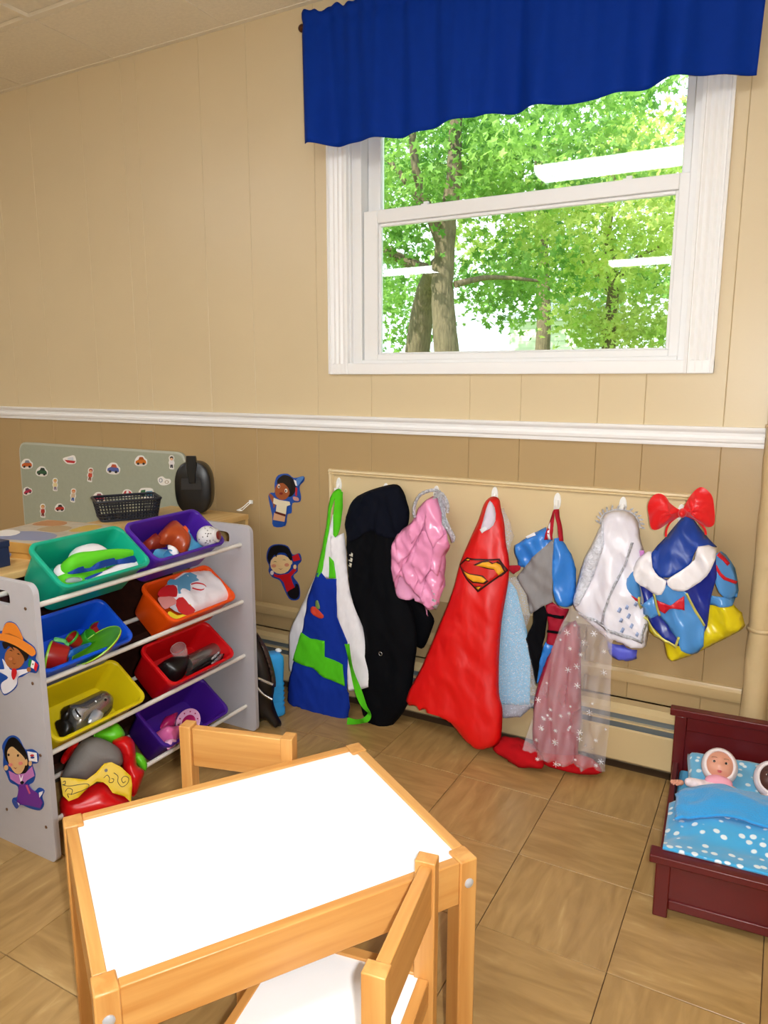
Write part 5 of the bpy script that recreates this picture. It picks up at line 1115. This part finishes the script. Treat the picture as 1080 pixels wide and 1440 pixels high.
# cut-out children on the near panel
S = lambda p: cr(0, 860, .20833, p)
PL = ((-1.2, -1.3106, .5), (0, -1, 0))
figure('paper cut-out child in an orange sombrero, upper one on the grey panel', PL, S, [
    ('backing', [(-60, 190), (-40, 130), (15, 130), (30, 85), (62, 66), (105, 82), (135, 130), (160, 182), (232, 240), (246, 290), (240, 320), (265, 365), (245, 415), (200, 410), (150, 440), (120, 450), (115, 500), (80, 540), (30, 566), (2, 525), (-20, 500), (-80, 440), (-60, 330), (-10, 280), (-30, 230)], '1e4fa8'),
    ('body', [(15, 320), (50, 365), (80, 398), (180, 388), (190, 408), (122, 440), (112, 490), (78, 532), (30, 556), (8, 520), (12, 480), (55, 445), (0, 410), (-40, 400), (0, 390), (30, 385)], 'eceaf2'), ('face', ellp(98, 312, 68, 78), 'b06a38', 0),
    ('hair', [(18, 205), (90, 215), (180, 265), (192, 300), (170, 335), (155, 300), (120, 255), (85, 240), (95, 262), (60, 232), (40, 252), (24, 245)], '20140e'),
    ('hat_crown', [(12, 165), (30, 92), (60, 73), (102, 87), (132, 132), (154, 192), (100, 175), (60, 160)], 'e8862a'), ('hat_band', [(18, 150), (60, 146), (110, 168), (150, 190), (150, 200), (60, 168), (14, 165)], 'a85a1c', 0), ('hat_brim', [(-40, 165), (0, 148), (60, 158), (120, 178), (180, 212), (225, 245), (240, 282), (215, 302), (175, 275), (100, 228), (20, 198), (-30, 190)], 'ea8a30'),
    ('eye', [(60, 262), (72, 258), (84, 268), (72, 265)], '1c0f08', 0), ('eye', [(112, 285), (124, 282), (134, 292), (122, 290)], '1c0f08', 0), ('cheek', ellp(70, 320, 13, 10), 'c87a4c', 0), ('mouth', [(80, 345), (95, 352), (112, 346), (96, 357)], '702c18', 0),
    ('scarf', [(82, 388), (106, 388), (112, 420), (92, 462), (77, 432)], 'c81c20'), ('hand', ellp(194, 392, 14, 16), 'b06a38', 0), ('flag_green', [(195, 318), (215, 328), (206, 376), (188, 366)], '1f8048', 0), ('flag_white', [(215, 328), (236, 340), (228, 387), (206, 376)], 'f0eeec', 0), ('flag_red', [(236, 340), (256, 362), (242, 405), (228, 387)], 'd01c28', 0), ('flag_crest', ellp(221, 356, 4, 6), '7a6a40', 0)])
figure('paper cut-out child in a pink jacket and purple skirt, lower one on the grey panel', PL, S, [
    ('backing', [(14, 905), (48, 850), (90, 836), (132, 862), (168, 930), (215, 928), (258, 962), (254, 1022), (218, 1032), (238, 1100), (224, 1152), (196, 1172), (232, 1212), (262, 1188), (300, 1208), (284, 1250), (297, 1300), (270, 1342), (200, 1328), (140, 1304), (112, 1332), (82, 1288), (88, 1258), (115, 1248), (120, 1182), (68, 1152), (42, 1092), (22, 1050), (22, 960)], '1e4fa8'),
    ('hair', [(30, 930), (55, 865), (90, 848), (128, 876), (180, 960), (192, 1050), (162, 1097), (110, 1092), (60, 1032), (34, 985)], '16100e'), ('ear', ellp(176, 1018, 9, 22), 'e0b47c', 0), ('face', [(48, 950), (78, 912), (115, 940), (160, 985), (170, 1020), (160, 1065), (135, 1095), (100, 1088), (62, 1030)], 'e4ba84'),
    ('hand', ellp(40, 1055, 14, 18), 'e4ba84', 0), ('hand', ellp(203, 1025, 11, 18), 'e4ba84', 0), ('jacket', [(58, 1075), (110, 1102), (170, 1092), (216, 1045), (232, 1110), (182, 1140), (160, 1166), (125, 1166), (70, 1130)], 'c47cc0', 0), ('lapel', [(128, 1100), (140, 1130), (156, 1100), (148, 1140), (138, 1150)], 'f2ecf2', 0), ('skirt', [(130, 1168), (185, 1164), (210, 1200), (250, 1225), (288, 1288), (270, 1328), (200, 1310), (130, 1300), (112, 1290)], '6c2c92', 0),
    ('ribbon', [(172, 1175), (182, 1172), (205, 1228), (196, 1232)], 'd05a80', 0), ('knot', ellp(148, 1155, 12, 11), '1c1418', 0), ('eye', ellp(57, 968, 6, 9), '1c0f08', 0), ('eye', ellp(120, 972, 6, 9), '1c0f08', 0), ('cheek', ellp(70, 1035, 14, 12), 'e88a80', 0), ('cheek', ellp(138, 1025, 14, 12), 'e88a80', 0), ('mouth', [(92, 1052), (104, 1058), (116, 1052), (104, 1063)], 'a03c30', 0),
    ('shoe', [(88, 1270), (118, 1290), (128, 1312), (112, 1325), (92, 1300)], '3a50a0', 0), ('sock', [(118, 1290), (130, 1300), (128, 1312)], 'f0eef0', 0), ('shoe', [(262, 1222), (290, 1212), (284, 1232), (266, 1256)], 'eceaf0', 0),
    ('flag', [(184, 944), (246, 955), (251, 1016), (195, 1006)], 'f4f2f4', 0), ('flag_disc', ellp(216, 972, 13, 8), 'c8202c', 0), ('flag_disc', ellp(218, 986, 13, 7), '28408c', 0)])
# bag with buckle and light blue container behind the far panel
t = thing('black_bag', 'black bag with bent silver buckle leaning behind the organiser end', 'bag', (-1.1, -.36, 0))
pillow('body', [(340, 880), (362, 893), (373, 912), (382, 940), (386, 965), (384, 985), (390, 1005), (396, 1018), (388, 1024), (370, 1012), (350, 1030), (335, 1000)], (-1.1, -.37, .2), (.35, -.93, .1), .035, mat('black_leather', '120d0c', .3), t, edge=.05, minz=.002)
pillow('piping', [(361, 890), (366, 896), (377, 915), (386, 945), (388, 965), (383, 962), (379, 940), (371, 916)], (-1.1, -.37, .2), (.35, -.93, .1), .018, mat('brown_piping', '3a2a24', .3), t, edge=.008, minz=.002, res=.006)
a = [onp(x, y, Vector((-1.07, -.41, .2)), Vector((.35, -.93, .1)).normalized()) for x, y in ((384, 963), (372, 958), (362, 954), (357, 957), (361, 965), (370, 976), (383, 984))]
MB().tube(spline(a, 4), .0055, 8).build('buckle', mat('buckle_silver', 'b8b4b0', .2, metal=1), t)
t = thing('blue_case', 'light blue ribbed plastic case standing on the floor by the blue apron', 'case', (-1.1, -.28, 0))
c = onz(394, 1008, .0); ux = Vector((.55, .83, 0)); uy = Vector((-.83, .55, 0)); SB = mat('sky_plastic', '2f9fe6', .3)
def lpx(hw, hd, z): return [c+ux*(-.05+a)+uy*(.03+b)+Vector((0, 0, z)) for a, b in rrect(hw, hd, .018, 4)]
zs = [(0, .9), (.006, 1)]+[(.03+.02*k+dz, s_) for k in range(6) for dz, s_ in ((0, 1), (.008, .95), (.012, .95))]+[(.215, 1), (.24, .98), (.252, .85), (.256, .5)]
MB().loft([lpx(.075*s_, .035*s_, z+.002) for z, s_ in zs]).build('body', SB, t, smooth=60)
MB().ell(c+ux*.01+uy*.03+Vector((0, 0, .262)), (.014, .01, .008)).build('knob', HK, t)
# ------------------------------------------------------------------ children's table
BOLT = mat('bolt_steel', 'c4c8ce', .3, metal=.35)
p0 = Vector((-.225, -1.854)); pb = Vector((-.617, -1.606)); pr_ = Vector((.115, -1.336)); ux = (pr_-p0).normalized()
ctr = (pb+pr_)/2; rz = math.atan2(ux.y, ux.x)
tb = thing('play_table', "child's pine table with white top in the foreground", 'table', (ctr.x, ctr.y, 0), rz)
TLx, TLy, TH = .650, .485, .452
hx_, hy_ = TLx/2, TLy/2; LG_ = .036
for sx in (-1, 1):
    for sy in (-1, 1):
        x, y = sx*(hx_-LG_/2), sy*(hy_-.021)
        MB().bx(x-LG_/2, x+LG_/2, y-.021, y+.021, 0, TH).build('leg', PINE, tb, bevel=.003, local=True)
        MB().lathe([(.009, 0), (.009, .002), (.006, .004), (.001, .0045)], 14, Matrix.Translation((x-sx*0, sy*hy_, TH-.045)) @ Matrix.Rotation(-sy*PI/2, 4, 'X')).build('bolt', BOLT, tb, local=True)
for sy in (-1, 1): MB().bx(-hx_+LG_, hx_-LG_, sy*(hy_-.003), sy*(hy_-.023), TH-.085, TH-.001).build('long_rail', PINEX, tb, bevel=.002, local=True)
for sx in (-1, 1): MB().bx(sx*(hx_-.003), sx*(hx_-.024), -hy_+.042, hy_-.042, TH-.085, TH-.001).build('end_rail', PINEY, tb, bevel=.002, local=True)
MB().bx(-hx_+.024, hx_-.024, -hy_+.023, hy_-.023, TH-.022, TH-.006).build('top_panel', MELA, tb, local=True)
def chair(label, a, b, side):
    """a, b: the tops of the two back posts on plan; seat goes to the side"""
    a, b = Vector(a), Vector(b); u = (b-a).normalized(); v = Vector((-u.y, u.x))*side
    m = (a+b)/2; t = thing('play_chair', label, 'chair', (m.x, m.y, 0), math.atan2(u.y, u.x), "children's pine chairs")
    s = side; hw = .14
    for sx in (-1, 1):
        x = sx*(hw-.014)
        MB().bx(x-.014, x+.014, -.018, .018, 0, .502).build('back_leg', PINE, t, bevel=.002, local=True)
        MB().bx(x-.014, x+.014, s*.245, s*.281, 0, .281).build('front_leg', PINE, t, bevel=.002, local=True)
        MB().bx(x-.011, x+.011, s*.018, s*.245, .225, .281).build('side_rail', PINEY, t, bevel=.002, local=True)
        MB().lathe([(.007, 0), (.007, .002), (.001, .004)], 12, Matrix.Translation((x+sx*.014, 0, .253)) @ Matrix.Rotation(sx*PI/2, 4, 'Y')).build('bolt', BOLT, t, local=True)
    MB().bx(-hw+.028, hw-.028, -.009, .013, .40, .495).build('back_rail', PINEX, t, bevel=.002, local=True)
    MB().bx(-hw+.028, hw-.028, -.010, .010, .225, .278).build('seat_back_rail', PINEX, t, bevel=.002, local=True)
    MB().bx(-hw+.028, hw-.028, s*.262, s*.278, .225, .278).build('seat_front_rail', PINEX, t, bevel=.002, local=True)
    MB().bx(-hw+.025, hw-.025, s*.010, s*.262, .264, .276).build('seat', MELA, t, local=True)
chair("child's pine chair with white seat pushed in at the near right side of the table", (.080, -1.442), (.120, -1.687), -1)
chair("child's pine chair at the far left side of the table beside the bins", (-.629, -1.267), (-.377, -1.200), -1)
# ------------------------------------------------------------------ doll bed
MAH = mat('mahogany_paint', '5c0f10', .35, var=.08, vscale=12)
be = thing('doll_bed', 'dark red wooden doll bed standing by the radiator at right', 'doll bed', (.53, -.44, 0))
X0, X1 = .325, .765
MB().bx(X0-.015, X1+.015, -.128, -.094, .271, .294).build('headboard_cap', MAH, be, bevel=.003)
MB().bx(X0, X1, -.118, -.104, .03, .272).build('headboard', MAH, be, bevel=.002)
for x in (X0, X1-.034): MB().bx(x, x+.034, -.124, -.098, 0, .272).build('post', MAH, be, bevel=.003)
MB().bx(X0+.034, X1-.034, -.121, -.101, .226, .272).build('rail_trim', MAH, be, bevel=.003)
YF = -.692
MB().bx(X0-.015, X1+.015, YF-.026, YF+.020, .148, .168).build('footboard_cap', MAH, be, bevel=.003)
MB().bx(X0+.03, X1-.03, YF-.008, YF+.008, .03, .150).build('footboard', MAH, be, bevel=.002)
for x in (X0, X1-.034): MB().bx(x, x+.034, YF-.014, YF+.014, 0, .150).build('post', MAH, be, bevel=.003)
MB().bx(X0+.034, X1-.034, YF-.013, YF+.012, .025, .05).build('rail_trim', MAH, be, bevel=.003)
for x in (X0+.004, X1-.020): MB().bx(x, x+.016, YF+.014, -.124, .05, .118).build('side_rail', MAH, be, bevel=.002)
MB().bx(X0+.02, X1-.02, YF+.010, -.118, .05, .064).build('slat_base', MAH, be)
mt = thing('doll_mattress', 'thin blue mattress inside the doll bed', 'mattress', (.545, -.42, .064))
MB().bx(X0+.024, X1-.024, YF+.016, -.124, .065, .100).build('pad', mat('fleece_blue', '5cb4e4', .9), mt, bevel=.012)
def fleece(name, hexb, hexs, dens):
    m = bpy.data.materials.new(name); m.use_nodes = True; nt = m.node_tree; b = nt.nodes['Principled BSDF']; b.inputs['Roughness'].default_value = .9; b.inputs['Sheen Weight'].default_value = .4
    tc = nt.nodes.new('ShaderNodeTexCoord'); mp = nt.nodes.new('ShaderNodeMapping'); mp.inputs['Scale'].default_value = (1, 1, 1.0); nt.links.new(tc.outputs['Object'], mp.inputs[0])
    v = nt.nodes.new('ShaderNodeTexVoronoi'); v.inputs['Scale'].default_value = dens; v.inputs['Randomness'].default_value = .75; nt.links.new(mp.outputs[0], v.inputs['Vector'])
    r = nt.nodes.new('ShaderNodeValToRGB'); e = r.color_ramp.elements; e[0].position = .24; e[0].color = rgb(hexs); e[1].position = .32; e[1].color = rgb(hexb)
    nt.links.new(v.outputs['Distance'], r.inputs[0]); nt.links.new(r.outputs[0], b.inputs['Base Color']); return m
FS = fleece('spotted_fleece', '3fa9e0', 'e8f4fa', 36); FP = mat('plain_fleece', '2f9fe4', .9, sheen=.4, bump=.3, bscale=220)
def sheet(name, label, x0, x1, y0, y1, zf, m, cat, nx=46, ny=40, th=.006):
    G = [[(x0+(x1-x0)*i/nx, y0+(y1-y0)*j/ny, 0) for i in range(nx+1)] for j in range(ny+1)]
    G = [[zf(x, y) for x, y, _ in r] for r in G]
    o = MB().grid(G).build(name, m, None, smooth=80, solid=th); tag(o, label, cat); return o
def bump_(x, y, cx_, cy_, rx, ry, h): return h*math.exp(-((x-cx_)/rx)**2-((y-cy_)/ry)**2)
def zb(x, y):
    z = .150+bump_(x, y, .457, -.44, .07, .17, .042)+bump_(x, y, .60, -.45, .07, .17, .042)+.008*noise.noise(Vector((x*14, y*14, 1)))+.004*noise.noise(Vector((x*35, y*35, 4)))
    k = max(0, (X0+.045-x)/.05); z -= .03*min(1, k)
    if y < YF+.10: z = z+(.172-z)*min(1, (YF+.10-y)/.08)*(1 if x < .5 else .9)
    return z
pl = thing('doll_pillow', 'light blue spotted pillow at the headboard of the doll bed', 'pillow', (.54, -.2, .1))
G = []
for j in range(17):
    r = []
    for i in range(33):
        u, v = i/16-1, j/8-1; x = .545+u*.165+.008*v*u; y = -.215+v*.075; k = max(0, (1-u**6))*max(0, (1-v**6))
        r.append((x, y, .112+.035*k**.5+.03*(v+1)/2+.012*(1-k)+.004*noise.noise(Vector((x*25, y*25, 0)))))
    G.append(r)
MB().grid(G).build('pillow_case', fleece('spotted_pillow', '67b8e2', 'eaf4f8', 38), pl, smooth=80, solid=.012)
sheet('spotted_blanket', 'turquoise fleece blanket with white spots over the dolls, lapping the footboard', X0+.012, X1-.03, YF+.006, -.405, lambda x, y: (x, y, zb(x, y)), FS, 'blanket')
def zt2(x, y):
    t = (y+.53)/.145
    z = zb(x, min(y, -.41)) + .016+.004*math.sin(x*40) + .010*math.sin(max(0, min(1, t))*PI)
    return z
sheet('plain_blanket', 'plain bright blue fleece folded across the chests of the dolls', X0+.030, X1-.032, -.530, -.385, lambda x, y: (x+.006*noise.noise(Vector((y*30, 0, 0))), y+.012*math.sin((x-.4)*14)+.02*(x-.5), zt2(x, y)+.02*max(0, min(1, (-.36-y)/-.1))*0), FP, 'blanket', th=.008)
def doll(label, hc, skin, hood, face=True):
    t = thing('baby_doll', label, 'doll', (hc.x, hc.y-.08, .1), 0, 'baby dolls in the doll bed')
    SK = mat('skin_'+skin, skin, .4); HD = mat('hood_'+hood, hood, .8)
    tilt = Matrix.Rotation(math.radians(-38), 4, 'X')      # lying, chin toward the chest, face up and to the foot end
    Mh = Matrix.Translation(hc) @ tilt
    # head in local axes: face toward -y, up +z
    mb = MB(); b = MB().ell((0, 0, 0), (1, 1, 1), None, 32, 22); out = []
    for v in b.v:
        x, y, z = v; k = 1.0
        wx = .0415*(1+.06*max(0, -z)*(1 if z > -.6 else .5)); ch = .004*math.exp(-((abs(x)-.55)/.3)**2-((z+.35)/.3)**2)*(y < 0)
        p = Vector((x*wx, y*.040, z*.045)); 
        if y < 0:
            p.y -= ch + .0065*math.exp(-(x/.13)**2-((z+.12)/.12)**2) + .003*math.exp(-(x/.25)**2-((z+.42)/.09)**2) + .003*math.exp(-(x/.3)**2-((z+.78)/.16)**2) - .003*math.exp(-((abs(x)-.38)/.16)**2-((z-.12)/.10)**2)
        out.append(tuple(p))
    mb.add(out, b.f, Mh); mb.build('head', SK, t, smooth=80)
    EY_ = mat('doll_eye', '14100e', .1); EW = mat('doll_eye_white', 'e8e4e0', .2); LP = mat('doll_lip_'+skin, 'c85a5e' if skin > 'a' else '7a3434', .35)
    for sx in (-1, 1):
        MB().ell((sx*.0155, -.0345, .0055), (.0048, .0025, .0030), Mh, 14, 8).build('eye', EW, t); MB().ell((sx*.0152, -.0362, .0055), (.0033, .0022, .0034), Mh, 12, 8).build('iris', EY_, t)
        MB().tube([Mh @ Vector((sx*(.009+.0045*k), -.0368+.0012*k, .0165+.0016*math.sin(k*PI/3))) for k in range(4)], .0008, 5).build('eyebrow', mat('doll_brow_'+skin, '8a5a40' if skin > 'a' else '1c100c', .6), t)
        MB().ell((sx*.041, .002, -.002), (.005, .008, .010), Mh, 12, 8).build('ear', SK, t)
    MB().ell((0, -.0402, -.0188), (.0068, .0026, .0019), Mh, 14, 8).build('lip', LP, t); MB().ell((0, -.0395, -.0222), (.0056, .0026, .0021), Mh, 14, 8).build('lip', LP, t)
    # hood: shell around the head with a rolled rim
    rim = []; L = []
    for j in range(12):
        a = PI*(.30+.70*j/11); L.append([(.047*math.sin(a)*math.cos(b_)*1.0, .004+.044*-math.cos(a)*1.0, .051*math.sin(a)*math.sin(b_)+.001) for b_ in [2*PI*k/28 for k in range(28)]])
    MB().loft([[tuple(p) for p in l] for l in L], False, True, Mh).build('hood', HD, t, smooth=80, solid=.003)
    MB().tube([Mh @ Vector(p) for p in L[0]], .0042, 8, True).build('hood_rim', mat('hood_rim', 'e8dede', .8), t)
    return t, Mh
SKN, DRK = 'd99a80', '4a2a20'
CL = mat('doll_sleeper', 'efdfe2', .8, var=.12, vscale=110); CP = mat('doll_bib', 'f0a8bc', .8)
h1 = Vector((.457, -.275, .207))
d1, Mh = doll('pale baby doll in a white hood lying at the left of the doll bed', h1, SKN, 'e6dcde')
def skin(name, m, parent, chains, sub=2):
    """one continuous surface grown from connected joints"""
    me = bpy.data.meshes.new(name); vs = []; es = []; rs = []
    for ch in chains:
        prev = ch[0] if isinstance(ch[0], int) else None
        for it in (ch[1:] if prev is not None else ch):
            vs.append(it[0]); rs.append(it[1]); k = len(vs)-1
            if prev is not None: es.append((prev, k))
            prev = k
    me.from_pydata([tuple(v) for v in vs], es, []); me.materials.append(m); o = bpy.data.objects.new(name, me); COL.objects.link(o)
    q = o.modifiers.new('skin', 'SKIN'); q.use_smooth_shade = True
    for v, r in zip(me.skin_vertices[0].data, rs): v.radius = (r, r)
    me.skin_vertices[0].data[0].use_root = True
    q = o.modifiers.new('sub', 'SUBSURF'); q.levels = sub; q.render_levels = sub
    o.parent = parent; o.matrix_parent_inverse = WM(parent).inverted(); return o
def body(t, h, sgn=1, arm=True):
    n0 = h+Vector((0, -.030, -.028)); ch = h+Vector((0, -.085, -.048)); bl = h+Vector((0, -.17, -.062)); pv = h+Vector((0, -.22, -.070))
    chains = [[(pv, .028), (bl, .032), (ch, .036), (n0, .020)], [0, (pv+Vector((.03, -.04, 0)), .020), (pv+Vector((.034, -.09, .0)), .017), (pv+Vector((.03, -.13, -.004)), .014)], [0, (pv+Vector((-.03, -.04, 0)), .020), (pv+Vector((-.034, -.09, .0)), .017), (pv+Vector((-.03, -.13, -.004)), .014)],
              [2, (h+Vector((-.045, -.058, -.040)), .018), (h+Vector((-.070, -.072, -.026)), .0145), (h+Vector((-.088, -.080, -.028)), .0115)], [2, (h+Vector((.045, -.060, -.040)), .018), (h+Vector((.075, -.10, -.048)), .0145), (h+Vector((.080, -.14, -.052)), .0115)]]
    skin('sleeper_suit', CL, t, chains)
    w = h+Vector((-.088, -.080, -.028)); d = Vector((-.90, -.40, .02)).normalized(); s_ = Vector((d.y, -d.x, 0)); up = Vector((0, 0, 1))
    P = [w, w+d*.012, w+d*.022]
    hand = [[(P[0], .0075), (P[1], .0085), (P[2], .0075)]]
    for k, (o_, l) in enumerate(((-.0072, .014), (-.0026, .017), (.0022, .0165), (.0068, .013))):
        hand.append([2, (P[2]+s_*o_+d*.005, .0030), (P[2]+s_*o_*1.35+d*(l*.65)+up*.001, .0027), (P[2]+s_*o_*1.5+d*l-up*.002, .0022)])
    hand.append([1, (P[1]-s_*.009+d*.004, .0034), (P[1]-s_*.014+d*.011, .0028), (P[1]-s_*.015+d*.017, .0022)])
    return hand
hd = body(d1, h1); skin('hand', MATS['skin_'+SKN], d1, hd, 1)
MB().ell(h1+Vector((0, -.052, -.020)), (.036, .022, .018)).build('collar', CP, d1)
h2 = Vector((.592, -.292, .207))
d2, Mh = doll('dark skinned baby doll in a white hood at the right edge', h2, DRK, 'e6dce2')
hd = body(d2, h2); skin('hand', MATS['skin_'+DRK], d2, hd, 1)

# the bed stands a few degrees askew, with everything lying in it
BR_ = Matrix.Translation((.325, -.139, 0)) @ Matrix.Rotation(math.radians(3.8), 4, 'Z') @ Matrix.Translation((-.325, .111, 0))
for o in list(COL.objects):
    if o.parent is None and o.name.split('.')[0] in ('doll_bed', 'doll_mattress', 'doll_pillow', 'spotted_blanket', 'plain_blanket', 'baby_doll'):
        o.matrix_basis = BR_ @ o.matrix_basis
